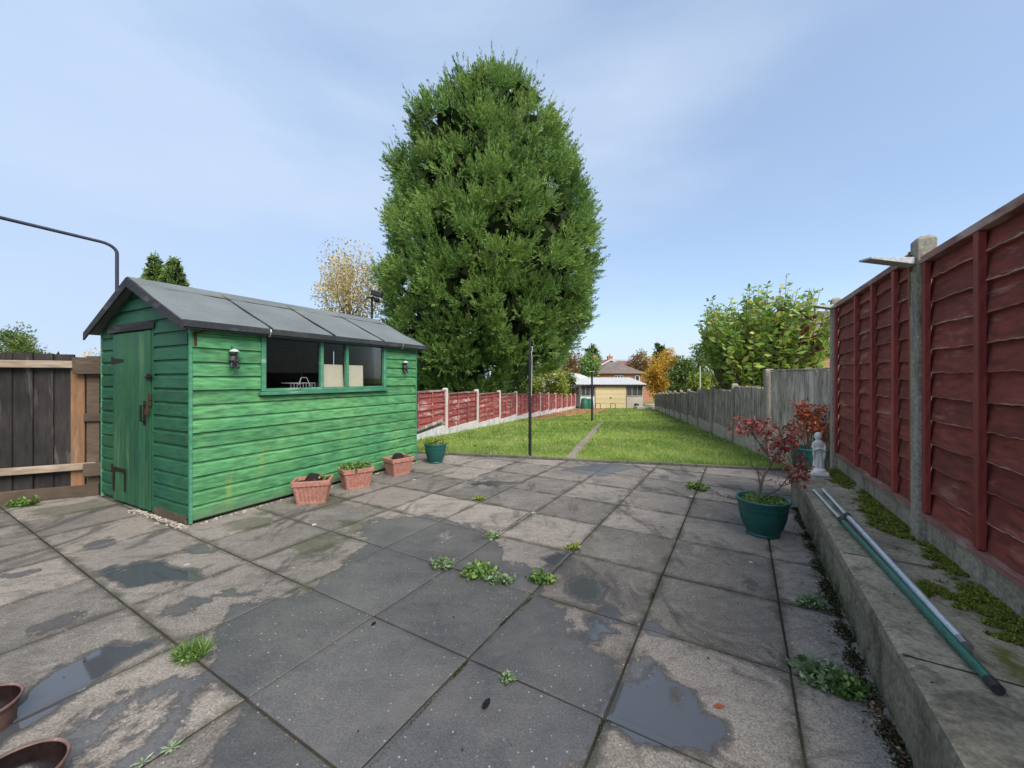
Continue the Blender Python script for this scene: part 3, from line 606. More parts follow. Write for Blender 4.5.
def lap_panel(L, z0, z1, parent, side, boards, pitch, board_m, batten_m, lip_m, batt, off=0., x0=0., segs=16, detail=True):
    """waney lap panel in local x; boards overlap like shingles; side = -1: the seen face looks to local -y"""
    n = int(round((z1 - z0) / pitch)); pt = (z1 - z0) / n; mb = MB(); lip = MB()
    for i in range(n):
        zb = z0 + i * pt; zt = min(zb + pt * 1.12, z1); xs = np.linspace(x0, x0 + L, segs)
        wav = (np.cumsum(rng.normal(0, .0015, segs)) * .8) if detail else np.zeros(segs); wav = np.clip(wav - wav.mean(), -.014, .014) + rng.normal(0, .0015, segs) * detail
        yb = side * (.021 + .004 * random.random()) + off; yt = side * -.002 + off; th = side * .012
        V = []; 
        for x, q in zip(xs, wav):
            zz = zb + q if i else zb
            V += [(x, yb, zz), (x, yt, zt), (x, yb - th, zz), (x, yt - th, zt)]
        Fc = []
        for k in range(segs - 1):
            a = 4 * k; Fc += [(a, a + 4, a + 5, a + 1), (a + 2, a + 3, a + 7, a + 6)]
            if not detail: Fc += [(a, a + 2, a + 6, a + 4)]
        mb.add(V, Fc, random.random())
        if detail:
            V = []
            for x, q in zip(xs, wav):
                zz = (zb + q if i else zb); V += [(x, yb + side * .0012, zz + .0022 + .004 * random.random() ** 3), (x, yb + side * .0005, zz - .0015), (x, yb - th, zz - .0015)]
            lip.add(V, [(3 * k + a, 3 * k + a + 3, 3 * k + a + 4, 3 * k + a + 1) for k in range(segs - 1) for a in (0, 1)], random.random())
    pan = mb.build('panel', board_m, parent)
    if detail: lip.build('board_edge', lip_m, pan)
    for bx in batt:
        b = MB(); b.b2(x0 + bx - .022, x0 + bx + .022, min(side * .022, side * .048) + off, max(side * .022, side * .048) + off, z0 + .002, z1 - .036, jit=.001); b.build('batten', batten_m, pan, bevel=.003 if detail else 0)
    b = MB(); b.b2(x0, x0 + L, min(-side * .01, side * .052) + off, max(-side * .01, side * .052) + off, z1 - .034, z1 + .006, jit=.001); b.build('top_rail', lip_m if detail else board_m, pan, bevel=.003 if detail else 0)
    return pan
def conc_post(x, y, z0, z1, parent, m, w_=.10, d_=.10, cap=True):
    mb = MB(); c = .02
    if cap:
        h = w_ / 2; g = d_ / 2
        V = [(x - h, y - g, z0), (x + h, y - g, z0), (x + h, y + g, z0), (x - h, y + g, z0), (x - h, y - g, z1 - c), (x + h, y - g, z1 - c), (x + h, y + g, z1 - c), (x - h, y + g, z1 - c),
             (x - h + .02, y - g + .02, z1), (x + h - .02, y - g + .02, z1), (x + h - .02, y + g - .02, z1), (x - h + .02, y + g - .02, z1)]
        mb.add(V, [(0, 1, 5, 4), (1, 2, 6, 5), (2, 3, 7, 6), (3, 0, 4, 7), (4, 5, 9, 8), (5, 6, 10, 9), (6, 7, 11, 10), (7, 4, 8, 11), (8, 9, 10, 11)])
    else: mb.b2(x - w_ / 2, x + w_ / 2, y - d_ / 2, y + d_ / 2, z0, z1)
    return mb.build('post', m, parent, bevel=.006)

# right, near: dark red lap fence on the raised slab
a, rz, L = line_frame((3.37, 4.08), (2.39, 2.27))
fr = empty('red_fence', 'tall dark red lap panel fence with concrete posts standing on the raised slab at right', 'fence', (a[0], a[1], 0), rz)
S_ = 1 if True else -1
# local +x runs from the far post towards the camera; the garden lies at local -y
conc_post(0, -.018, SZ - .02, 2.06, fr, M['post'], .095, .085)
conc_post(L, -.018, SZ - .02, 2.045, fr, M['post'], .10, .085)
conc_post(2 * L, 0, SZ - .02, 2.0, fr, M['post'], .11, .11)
for k in range(2):
    x0 = k * L + .058; l = L - .116
    mb = MB(); mb.b2(x0, x0 + l, -.022, .028, SZ - .01, .435, jit=.002); mb.build('gravel_board', M['gboard'], fr, bevel=.006)
    mb = MB(); mb.b2(x0, x0 + l, -.046, .01, .437, .472, jit=.001); mb.build('bottom_rail', M['red_lip'], fr, bevel=.003)
    bat = (.035, L * .385 - .058, L * .60 - .058, L * .815 - .058, l - .03) if k == 0 else (.03, .56, 1.02, 1.46, l - .03)
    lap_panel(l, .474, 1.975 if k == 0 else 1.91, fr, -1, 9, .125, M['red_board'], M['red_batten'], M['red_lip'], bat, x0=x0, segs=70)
mb = MB(); mb.b2(L - .064, L - .0515, -.066, -.040, 1.66, 1.98); mb.build('timber_strip', M['orange_post'], fr, bevel=.002)

# white tapered boards at the posts
def taper_board(name, label, root, tip, h0, h1, th):
    a_, b_ = Vector(root), Vector(tip); d = (b_ - a_); u = d.normalized(); s = u.cross(Vector((0, 0, 1))).normalized()
    e = empty(name, label, 'bracket', tuple(a_), 0, 'pale tapered brackets fixed to the concrete posts')
    V = []
    for p, h in ((Vector((0, 0, 0)), h0), (d, h1)):
        for q in (-1, 1):
            for r_ in (-1, 1): V.append(tuple(p + s * th / 2 * q + Vector((0, 0, h / 2 * r_))))
    mb = MB(); mb.add(V, [(0, 1, 3, 2), (4, 6, 7, 5), (0, 4, 5, 1), (2, 3, 7, 6), (1, 5, 7, 3), (0, 2, 6, 4)]); mb.build('blade', M['white_paint'], e, bevel=.003)
    mb = MB(); mb.box((0.004, 0, 0), (.012, .05, h0 + .05)); mb.build('mounting_plate', M['rust'], e, bevel=.002)
    return e
taper_board('bracket', 'white tapered bracket fixed to the nearer tall concrete post, pointing left', (2.345, 2.31, 1.905), (2.01, 2.25, 1.905), .045, .012, .07)
taper_board('bracket', 'white tapered bracket on the farther concrete post beside the leafy bush', (3.325, 4.10, 1.965), (3.07, 4.03, 1.965), .045, .012, .07)

# right, beyond: silvered grey board fence
def board_panel(L, z0f, z1, parent, m, x0=0., side=-1, pitch=.105, name='panel', gb=None, gbm=None, y0=0, drop=0):
    mb = MB(); x = x0
    while x < x0 + L - .02:
        w_ = min(pitch * random.uniform(.92, 1.08), x0 + L - x); zb = z0f + drop * (x - x0); zt = z1 + drop * (x - x0) + random.gauss(0, .006)
        y = y0 + side * (.006 + .006 * random.random())
        V = [(x, y - side * .016, zb), (x + w_ + .012, y - side * .016, zb), (x + w_ + .012, y - side * .016, zt), (x, y - side * .016, zt), (x, y + side * .014, zb), (x + w_ + .012, y - side * .006, zb), (x + w_ + .012, y - side * .006, zt), (x, y + side * .014, zt)]
        mb.add(V, [(4, 5, 6, 7), (0, 3, 2, 1), (0, 4, 7, 3), (3, 7, 6, 2), (1, 2, 6, 5), (0, 1, 5, 4)], random.random()); x += w_
    return mb.build(name, m, parent)
a, rz, _ = line_frame(RA, RB)
fg = empty('grey_fence', 'low silvered grey wooden fence with concrete posts along the right of the lawn', 'fence', (a[0], a[1], float(gz(0, a[1]))), rz)
NP = 12; SP = 2.0; sl_ = -SLOPE * RD[1]
for k in range(NP + 1):
    z = sl_ * SP * k
    if k == 0: conc_post(0, 0, -.1, 1.37, fg, M['post'], .11, .12)
    else: conc_post(SP * k, 0, z - .1, z + 1.21, fg, M['post'], .10, .11)
    if k < NP:
        z2 = z + sl_ * SP * .5; x0 = SP * k + .055
        mb = MB(); mb.b2(x0, x0 + SP - .11, -.02, .03, z2 - .15, z2 + .27, jit=.003); mb.build('gravel_board', M['gboard_tan'], fg, bevel=.005)
        board_panel(SP - .11, z2 + .272, z2 + 1.10 + random.uniform(-.02, .03), fg, M['grey_fence'], x0=x0, side=1, pitch=.1)
# corner panel, higher, between the grey fence and the red fence
a, rz, L = line_frame((3.955, 6.0), (3.78, 4.22))
fc = empty('fence_panel', 'taller silvered grey board panel in the corner behind the green pot and statue', 'fence', (a[0], a[1], 0), rz)
board_panel(L, .12, 1.33, fc, M['grey_fence'], side=-1, pitch=.1)
mb = MB(); mb.b2(0, L, -.012, .035, -.05, .118, jit=.002); mb.build('gravel_board', M['gboard_tan'], fc, bevel=.005)
mb = MB(); mb.b2(0, L, -.03, .012, 1.332, 1.355, jit=.001); mb.build('top_rail', M['grey_fence'], fc, bevel=.003)

# left, beyond: faded red lap fence
a, rz, _ = line_frame(LA - LD * 4.04, LB)
fl = empty('red_fence', 'low faded red lap panel fence with pale concrete posts along the left of the lawn', 'fence', (a[0], a[1], float(gz(0, LA[1])) + SLOPE * 4.04 * LD[1]), rz)
SPL = 2.02; sl_ = -SLOPE * LD[1]
for k in range(14):
    z = sl_ * SPL * k
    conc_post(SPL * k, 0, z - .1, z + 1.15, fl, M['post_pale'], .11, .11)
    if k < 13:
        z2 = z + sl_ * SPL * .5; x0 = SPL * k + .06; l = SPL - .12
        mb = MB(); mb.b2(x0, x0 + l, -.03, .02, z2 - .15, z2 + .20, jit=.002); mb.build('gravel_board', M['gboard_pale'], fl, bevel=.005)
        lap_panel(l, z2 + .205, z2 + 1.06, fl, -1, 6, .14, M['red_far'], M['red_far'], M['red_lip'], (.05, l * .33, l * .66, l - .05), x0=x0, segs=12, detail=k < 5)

# left, near: blackened board fence with pale rails, running from behind the shed out of frame
P1 = np.array((-4.33, 4.19)); P0 = P1 + np.array((-.89, -.455)) * 3.2
a, rz, L = line_frame(P1, P0)
fb = empty('dark_fence', 'blackened vertical board fence with pale rails left of the shed', 'fence', (a[0], a[1], 0), rz)
# local x runs from the shed to the left; camera side is local +y
board_panel(L, .10, 1.475, fb, M['black_fence'], x0=.22, side=1, pitch=.14)
mb = MB(); mb.b2(.04, L, .045, .085, 1.33, 1.405, jit=.001); mb.build('rail', M['rail'], fb, bevel=.005)
mb = MB(); mb.b2(.04, L, .045, .085, .285, .355, jit=.001); mb.build('rail', M['rail'], fb, bevel=.005)
mb = MB(); mb.b2(.02, L, .020, .055, -.01, .125, jit=.001); mb.build('base_board', M['brown_board'], fb, bevel=.004)
mb = MB(); mb.b2(.13, .235, -.02, .044, 0, 1.33, jit=.001); mb.build('post', M['orange_post'], fb, bevel=.005)
mb = MB(); mb.b2(.02, .12, -.03, .04, 0, 1.46, jit=.001); mb.build('post', M['brown_board'], fb, bevel=.005)
mb = MB(); mb.b2(-.02, .20, .087, .115, 1.27, 1.44, jit=.002); mb.build('cleat', M['brown_board'], fb, bevel=.004)
mb = MB(); mb.b2(-.06, .12, .087, .112, .22, .35, jit=.002); mb.build('cleat', M['brown_board'], fb, bevel=.004)
mb = MB(); mb.b2(-.03, .13, .048, .07, .78, .86, jit=.002); mb.build('cleat', M['brown_board'], fb, bevel=.004)

# ---------------------------------------------------------------- shed
SA = math.atan2(.889, .458); SLn, SWd = 2.79, 1.75
shed = empty('shed', 'green painted timber garden shed with grey felt apex roof and three paned window', 'shed', (-2.694, 3.305, 0), SA)
EZ, PZ, PY = 1.70, 2.15, .875; RS = (PZ - EZ) / (PY + .11)
def roofz(y): return PZ - abs(y - PY) * RS - .035
# a shiplap board: local run, with a rounded scooped top; n = outward
def shiplap_x(mb, x0, x1, z, pt, y=0., out=-1, at=None):
    prof = [(0.000, 0), (.0, .012), (-.002, pt * .76), (-.0135, pt * .86), (-.0145, pt), (-.020, pt), (-.020, 0)]
    V = []; dz = random.gauss(0, .0009); sag = random.gauss(0, .0012)
    seg = max(2, int((x1 - x0) / .15))
    for k in range(seg + 1):
        x = x0 + (x1 - x0) * k / seg; jz = dz + sag * math.sin(3.1 * k / seg) + random.gauss(0, .0005); jy = random.gauss(0, .0004)
        for (d, h) in prof: V.append((x, y + out * (.018 + d + jy), z + h + (jz if h > 0 else jz)))
    m = len(prof); Fc = [(k * m + i, k * m + (i + 1) % m, (k + 1) * m + (i + 1) % m, (k + 1) * m + i) for k in range(seg) for i in range(m)]
    Fc += [tuple(range(m))[::-1], tuple(seg * m + i for i in range(m))]
    mb.add(V, Fc, random.random() if at is None else at)
def shiplap_y(mb, y0, y1, z, pt, x=0., out=-1, top=None):
    prof = [(0.000, 0), (.0, .012), (-.002, pt * .76), (-.0135, pt * .86), (-.0145, pt), (-.020, pt), (-.020, 0)]
    V = []; dz = random.gauss(0, .0012); seg = max(2, int((y1 - y0) / .12))
    for k in range(seg + 1):
        y = y0 + (y1 - y0) * k / seg; jz = dz + random.gauss(0, .0008)
        for (d, h) in prof:
            zz = z + h + jz
            if top: zz = min(zz, top(y))
            V.append((x + out * (.018 + d), y, zz))
    m = len(prof); Fc = [(k * m + i, k * m + (i + 1) % m, (k + 1) * m + (i + 1) % m, (k + 1) * m + i) for k in range(seg) for i in range(m)]
    Fc += [tuple(range(m))[::-1], tuple(seg * m + i for i in range(m))]
    mb.add(V, Fc, random.random())
Z0 = .035; NB = 14; PT = (1.735 - Z0) / NB
WX0, WX1, WZ0, WZ1 = .61, 2.15, 1.11, 1.665
mb = MB()
for i in range(NB):
    z = Z0 + i * PT; g = PT - .006
    if z + PT > WZ0 - .03 and z < WZ1: 
        if z < WZ0 - .04: shiplap_x(mb, .012, SLn - .012, z, min(g, WZ0 - .045 - z))
        else: shiplap_x(mb, .012, WX0 - .04, z, g); shiplap_x(mb, WX1 + .04, SLn - .012, z, g)
    else: shiplap_x(mb, .012, SLn - .012, z, g)
mb.b2(.01, SLn - .01, .0045, .012, .02, WZ0 - .01, at=.3); mb.b2(.01, WX0 - .02, .0045, .012, WZ0 - .01, 1.74, at=.3); mb.b2(WX1 + .02, SLn - .01, .0045, .012, WZ0 - .01, 1.74, at=.3)
mb.build('side_wall', M['green_side'], shed)
DY0, DY1, DZ1 = .62, 1.42, 1.665
mb = MB(); i = 0
while True:
    z = Z0 + .02 + i * PT; g = PT - .006
    if z > PZ - .1: break
    ext = lambda yy: roofz(yy) - .0
    hw = (PZ - .05 - z) / RS
    y0, y1 = max(.0, PY - hw), min(SWd, PY + hw)
    y0 = max(y0, .012); y1 = min(y1, SWd - .012)
    if z < DZ1 - .02: shiplap_y(mb, y0, DY0 - .02, z, g, top=ext); shiplap_y(mb, DY1 + .02, y1, z, g, top=ext)
    elif y1 - y0 > .1: shiplap_y(mb, y0, y1, z, g, top=ext)
    i += 1
zt = [(0.0045, .01, .02), (.0045, DY0 - .01, .02), (.0045, DY0 - .01, 1.9), (.0045, .01, 1.70)]
mb.add(zt, [(0, 1, 2, 3)], .3); mb.add([(.0045, DY1 + .01, .02), (.0045, SWd, .02), (.0045, SWd, 1.70), (.0045, DY1 + .01, 1.9)], [(0, 1, 2, 3)], .3)
mb.add([(.0045, DY0 - .01, DZ1), (.0045, DY1 + .01, DZ1), (.0045, DY1 + .01, 1.85), (.0045, PY, 2.10), (.0045, DY0 - .01, 1.98)], [(0, 1, 2, 3, 4)], .3)
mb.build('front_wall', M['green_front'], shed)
# bottom damp board of the front
mb = MB(); mb.b2(-.019, -.004, .03, DY0 - .03, .0, .075, jit=.002); mb.build('base_board', M['brown_board'], shed)
mb = MB(); i = 0
mb.b2(.012, SLn - .012, SWd, SWd + .02, .02, 1.73); mb.build('back_side_wall', M['green_side'], shed)
mb = MB(); V = [(SLn, .01, .02), (SLn, SWd - .01, .02), (SLn, SWd - .01, 1.70), (SLn, PY, 2.1), (SLn, .01, 1.70)]
V2 = [(x + .02, y, z) for x, y, z in V]; mb.add(V + V2, [(0, 1, 2, 3, 4), (9, 8, 7, 6, 5)] + [(i, i + 5, (i + 1) % 5 + 5, (i + 1) % 5) for i in range(5)])
mb.build('rear_wall', M['green_side'], shed)
mb = MB(); mb.b2(.02, SLn - .02, .02, SWd - .02, .0, .03); mb.build('floor', M['dark_in'], shed)
# studs and an added near-black lining that paints in the inside's shade
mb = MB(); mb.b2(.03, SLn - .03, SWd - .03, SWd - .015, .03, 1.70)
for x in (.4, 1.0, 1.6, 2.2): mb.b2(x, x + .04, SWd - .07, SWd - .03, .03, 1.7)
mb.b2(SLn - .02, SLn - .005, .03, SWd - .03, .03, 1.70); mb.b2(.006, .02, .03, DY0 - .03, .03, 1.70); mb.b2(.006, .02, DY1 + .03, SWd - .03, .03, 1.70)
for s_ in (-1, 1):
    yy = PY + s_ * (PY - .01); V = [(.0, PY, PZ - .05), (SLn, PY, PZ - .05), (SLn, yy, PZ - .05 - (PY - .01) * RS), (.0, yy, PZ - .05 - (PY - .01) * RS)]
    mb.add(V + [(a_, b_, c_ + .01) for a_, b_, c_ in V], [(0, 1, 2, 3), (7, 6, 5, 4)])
mb.build('dark_lining', M['dark_in'], shed)
# corner strips
for (x, y) in ((-.012, -.020), (SLn - .01, -.020), (-.020, SWd - .02)):
    mb = MB(); mb.b2(x, x + .022, y - (0 if y < 0 else 0), y + .022, .01, 1.70, jit=.0005); mb.build('corner_strip', M['green_trim'], shed, bevel=.002)
# roof: two felted slopes and thickness
def roof_slope(sgn):
    mb = MB(); ns = 10; nx = 40; ye = PY + sgn * (PY + .11); V = []; xs = np.linspace(-.10, SLn + .10, nx)
    for lay, dz in ((0, 0), (1, -.022)):
        for x in xs:
            for k in range(ns + 1):
                t = k / ns; y = PY + (ye - PY) * t; z = PZ - abs(y - PY) * RS + dz
                if lay == 0: z += .005 * math.sin(x * 6.2 + k * .5) * math.sin(k * .8 + x * 2) + .003 * math.sin(x * 17 + k) + (.004 if t < .33 else 0) + random.gauss(0, .0006) - (.006 if t == 1 else 0)
                V.append((x, y, z))
    m = ns + 1; o_ = nx * m; Fc = []
    for i in range(nx - 1):
        for k in range(ns):
            q = (i * m + k, (i + 1) * m + k, (i + 1) * m + k + 1, i * m + k + 1); Fc += [q, tuple(j + o_ for j in q[::-1])]
        Fc.append((i * m + ns, (i + 1) * m + ns, (i + 1) * m + ns + o_, i * m + ns + o_))
    for k in range(ns):
        Fc.append((k, k + 1, k + 1 + o_, k + o_)); b = (nx - 1) * m; Fc.append((b + k, b + k + o_, b + k + 1 + o_, b + k + 1))
    mb.add(V, Fc, .8); return mb.build('roof', M['felt'], shed)
r1 = roof_slope(-1); r2 = roof_slope(1)
# turned down felt edge at the eaves
mb = MB(); mb.b2(-.10, SLn + .10, -.118, -.108, EZ - .05, EZ + .001, jit=.001); mb.build('felt_edge', M['felt_edge'], r1)
mb = MB(); mb.b2(-.08, SLn + .08, -.106, -.086, EZ - .068, EZ - .024); mb.build('fascia_board', M['black_wood'], r1, bevel=.002)
# ridge cap
mb = MB()
for s_ in (-1, 1):
    a0 = (PY, PZ + .010); a1 = (PY + s_ * .20, PZ + .012 - .20 * RS)
    V = [(-.103, a0[0], a0[1]), (SLn + .103, a0[0], a0[1]), (SLn + .103, a1[0], a1[1]), (-.103, a1[0], a1[1])]; mb.add(V + [(x, y, z - .004) for x, y, z in V], [(0, 1, 2, 3), (3, 2, 6, 7), (0, 3, 7, 4), (1, 5, 6, 2)], .5)
mb.build('ridge_cap', M['felt'], shed)
# roof battens running down the slope
for x in (.62, 1.33, 2.07):
    mb = MB(); V = []
    for t in (.12, 1.0):
        y = PY - (PY + .11) * t; z = PZ - abs(y - PY) * RS
        V += [(x - .008 + .002, y, z), (x + .012, y, z), (x + .012, y, z + .012), (x - .008 + .002, y, z + .012)]
    mb.add(V, [(0, 1, 2, 3), (4, 7, 6, 5), (0, 4, 5, 1), (1, 5, 6, 2), (2, 6, 7, 3), (3, 7, 4, 0)]); mb.build('felt_strip', M['black_wood'], r1)
# small gutter clips under the eave
for x in (.60, 2.40):
    mb = MB(); mb.tube([(x, -.122, EZ - .005), (x, -.128, EZ - .03), (x, -.119, EZ - .055), (x, -.10, EZ - .075)], .007, 6); mb.build('eave_clip', M['steel'], r1)
# barge boards
for xf in (-.115, SLn + .103):
    for s_ in (-1, 1):
        y1 = PY + s_ * (PY + .125); z1 = PZ - abs(y1 - PY) * RS
        V = [(xf, PY, PZ + .002), (xf, y1, z1 + .002), (xf, y1, z1 - .075), (xf, PY, PZ - .085)]
        mb = MB(); mb.add(V + [(x + .014, y, z) for x, y, z in V], [(0, 1, 2, 3), (7, 6, 5, 4), (0, 4, 5, 1), (1, 5, 6, 2), (2, 6, 7, 3)], .8); mb.build('barge_board', M['black_wood'], shed, bevel=.002)
# door
door_e = MB()
nb = 7; wv = (DY1 - DY0 - .02) / nb
for k in range(nb):
    y0 = DY0 + .012 + k * wv; door_e.b2(-.030, -.010, y0 + .0012, y0 + wv - .0012, .03, DZ1 - .005 + random.gauss(0, .002), jit=.0008)
door_e.b2(-.010, .0, DY0 + .012, DY1 - .012, .04, DZ1 - .01, at=.2)
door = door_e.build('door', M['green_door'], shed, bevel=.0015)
for z, kind in ((1.40, 0), (.335, 1)):
    mb = MB()
    if kind == 0:
        mb.add([(-.031, DY1 - .01, z - .028), (-.031, DY1 - .01, z + .028), (-.031, DY1 - .24, z + .012), (-.031, DY1 - .24, z - .012), (-.035, DY1 - .01, z - .028), (-.035, DY1 - .01, z + .028), (-.035, DY1 - .24, z + .012), (-.035, DY1 - .24, z - .012)],
               [(0, 1, 2, 3), (7, 6, 5, 4), (0, 4, 5, 1), (1, 5, 6, 2), (2, 6, 7, 3), (3, 7, 4, 0)])
    else:
        mb.b2(-.036, -.031, DY1 - .30, DY1 - .01, z - .018, z + .018); mb.b2(-.036, -.031, DY1 - .30, DY1 - .265, z - .2, z - .0185); mb.b2(-.036, -.031, DY1 - .05, DY1 - .01, z - .22, z - .0185)
    mb.tube([(-.034, DY1 + .002, z - .04), (-.034, DY1 + .002, z + .04)], .009, 8)
    mb.build('hinge', M['iron'], door)
mb = MB(); mb.tube([(-.032, .735, .83), (-.06, .735, .84), (-.06, .735, .98), (-.032, .735, .99)], .009, 8); mb.b2(-.034, -.0305, .715, .755, .80, 1.02); mb.build('handle', M['iron'], door)
mb = MB(); mb.b2(-.038, -.0305, .60, .69, 1.215, 1.265); mb.tube([(-.044, .56, 1.24), (-.044, .69, 1.24)], .007, 6); mb.tube([(-.044, .585, 1.24), (-.06, .585, 1.27)], .006, 6); mb.build('bolt', M['iron'], door)
mb = MB(); mb.b2(-.04, -.0305, .60, .67, .98, 1.02); mb.b2(-.062, -.041, .615, .655, .90, .95); mb.tube([(-.05, .622, .95), (-.05, .622, .985), (-.05, .648, .985), (-.05, .648, .95)], .0045, 6); mb.b2(-.04, -.0305, .60, .65, 1.03, 1.09); mb.build('padlock', M['rust'], door, bevel=.002)
mb = MB(); mb.b2(-.045, -.020, .56, 1.52, DZ1 + .012, DZ1 + .085, jit=.004); mb.build('door_lintel', M['black_wood'], shed, bevel=.003)
for y in (DY0 - .018, DY1 + .004):
    mb = MB(); mb.b2(-.022, .0, y, y + .014, .02, DZ1 + .01); mb.build('door_jamb', M['green_front'], shed)
# window
wf = MB()
zt_ = WZ1 - .005
wf.b2(WX0 - .038, WX0 + .004, -.030, .01, WZ0 - .01, zt_, jit=.0005); wf.b2(WX1 - .004, WX1 + .038, -.030, .01, WZ0 - .01, zt_, jit=.0005)
wf.b2(WX0 + .0045, WX1 - .0045, -.024, .01, WZ0 - .012, WZ0 + .018); wf.b2(WX0 + .0045, WX1 - .0045, -.024, .01, zt_ - .03, zt_)
for x in (1.23, 1.569): wf.b2(x - .018, x + .018, -.030, .012, WZ0 + .0185, zt_ - .0305)
win = wf.build('window', M['green_trim'], shed, bevel=.002)
for a_, b_ in ((WX0 + .005, 1.211), (1.249, 1.550), (1.588, WX1 - .005)):
    mb = MB(); mb.b2(a_, b_, -.006, -.002, WZ0 + .019, zt_ - .031); mb.build('pane', M['glass'], win)
mb = MB(); mb.b2(WX0 - .06, WX1 + .055, -.062, -.0, WZ0 - .048, WZ0 - .013, jit=.001); mb.build('sill', M['green_trim'], win, bevel=.004)
# rusty hook bracket by the corner
mb = MB(); mb.tube([(.03, -.012, 1.52), (.03, -.018, 1.60), (.10, -.07, 1.645)], .008, 6); mb.tube([(.10, -.07, 1.635), (.10, -.07, 1.66)], .016, 8); mb.b2(.018, .042, -.021, -.0185, 1.50, 1.62); mb.build('hook_bracket', M['rust'], shed)

def shed_w(x, y, z=0):
    c, s = math.cos(SA), math.sin(SA); return (-2.694 + x * c - y * s, 3.305 + x * s + y * c, z)
# bits inside the shed, standing on a bench behind the window
e = empty('workbench', 'wooden bench inside the shed below the window', 'bench', shed_w(.62, .10), SA)
mb = MB(); mb.b2(0, 1.7, 0, .42, .98, 1.01); mb.build('top', M['dark_in'], e)
for x in (.03, 1.62):
    for y in (.02, .36): mb = MB(); mb.b2(x, x + .05, y, y + .05, .03, .98); mb.build('leg', M['dark_in'], e)
for x0, x1, lb in ((1.305, 1.575, 'pale board leaning inside the middle shed window pane'), (1.60, 1.86, 'pale board leaning inside the right hand shed window pane')):
    mb = MB(); mb.add([(0, 0, 0), (x1 - x0, 0, 0), (x1 - x0 + (.02 if x0 > 1.5 else 0), .03, .375), (0.0, .03, .375)] + [(0, .006, 0), (x1 - x0, .006, 0), (x1 - x0 + (.02 if x0 > 1.5 else 0), .036, .375), (0, .036, .375)], [(0, 1, 2, 3), (7, 6, 5, 4), (0, 4, 5, 1), (1, 5, 6, 2), (2, 6, 7, 3), (3, 7, 4, 0)])
    o = mb.build('board', M['card']); o.location = shed_w(x0, .035, 1.012); o.rotation_euler = (0, 0, SA); tag(o, lb, 'board')
mb = MB()
for k in range(9): mb.tube([(k * .035, 0, 0), (k * .035, 0, .16)], .0022, 5)
for z in (0, .05, .10, .16):
    mb.tube([(0, 0, z), (.28, 0, z), (.28, .16, z), (0, .16, z), (0, 0, z)], .0026, 5)
mb.tube([(.10, .02, .14), (.13, .02, .22), (.20, .03, .22), (.25, .03, .12)], .004, 6)
o = mb.build('wire_basket', M['wire']); o.location = shed_w(.93, .07, 1.015); o.rotation_euler = (0, 0, SA); tag(o, 'pale wire basket standing inside the left pane of the shed window', 'basket')

# two little figures hung on the shed wall
def figure(x, z, label, sc=1.):
    e = empty('wall_ornament', label, 'ornament', shed_w(x, -.022, z), SA, 'small dark figures hung on the shed wall')
    mb = MB()
    mb.lathe([(0, -.062), (.020, -.058), (.030, -.035), (.026, -.010), (.019, .008), (.027, .018), (.030, .034), (.018, .052), (0, .056)], 14, (0, -.028, 0), at=.5)
    for s_ in (-1, 1):
        mb.tube([(s_ * .014, -.035, -.045), (s_ * .024, -.046, -.075), (s_ * .022, -.058, -.088)], [.013, .011, .010], 8)
        mb.tube([(s_ * .024, -.03, -.005), (s_ * .036, -.045, -.025), (s_ * .018, -.056, -.034)], [.009, .008, .007], 8)
        mb.lathe([(0, -.01), (.009, -.004), (.009, .004), (0, .01)], 8, (s_ * .026, -.028, .038))
    b = mb.build('figure', M['dark_plastic'], e, smooth=True)
    r_ = b.modifiers.new('remesh', 'REMESH'); r_.mode = 'VOXEL'; r_.voxel_size = .004; r_.use_smooth_shade = True
    mb = MB(); mb.lathe([(.0, .030), (.034, .030), (.036, .036), (.024, .046), (.012, .052), (0, .053)], 14, (.006, -.030, .008)); mb.build('cap', M['gboard_pale'], e, smooth=True)
    mb = MB(); mb.tube([(0, .008, .08), (0, -.018, .074)], .004, 6); mb.build('nail', M['iron'], e); e.scale = (sc,) * 3
figure(.306, 1.42, 'small dark hanging figure with white cap on shed wall near the corner', 1.15)
figure(2.516, 1.40, 'small dark hanging figure on shed wall right of the window', 1.1)
# pale chippings along the shed base
P = []
for k in range(420):
    if k < 230: x = random.uniform(.05, 2.9); q = shed_w(x, -.03 - abs(random.gauss(0, .022)))
    else: y = random.uniform(-.05, .9); q = shed_w(-.03 - abs(random.gauss(0, .03)), y)
    P.append(q)
mb = MB()
for q in P:
    s_ = random.uniform(.005, .013); mb.box((q[0], q[1], s_ * .35), (s_ * 1.6, s_ * 1.2, s_ * .8), M=Matrix.Rotation(random.random() * 6, 3, 'Z') @ Matrix.Rotation(random.gauss(0, .4), 3, 'X'), jit=.001)
tag(mb.build('chippings', M['chips']), 'pale stone chippings scattered along the foot of the green shed', 'gravel', kind='stuff')

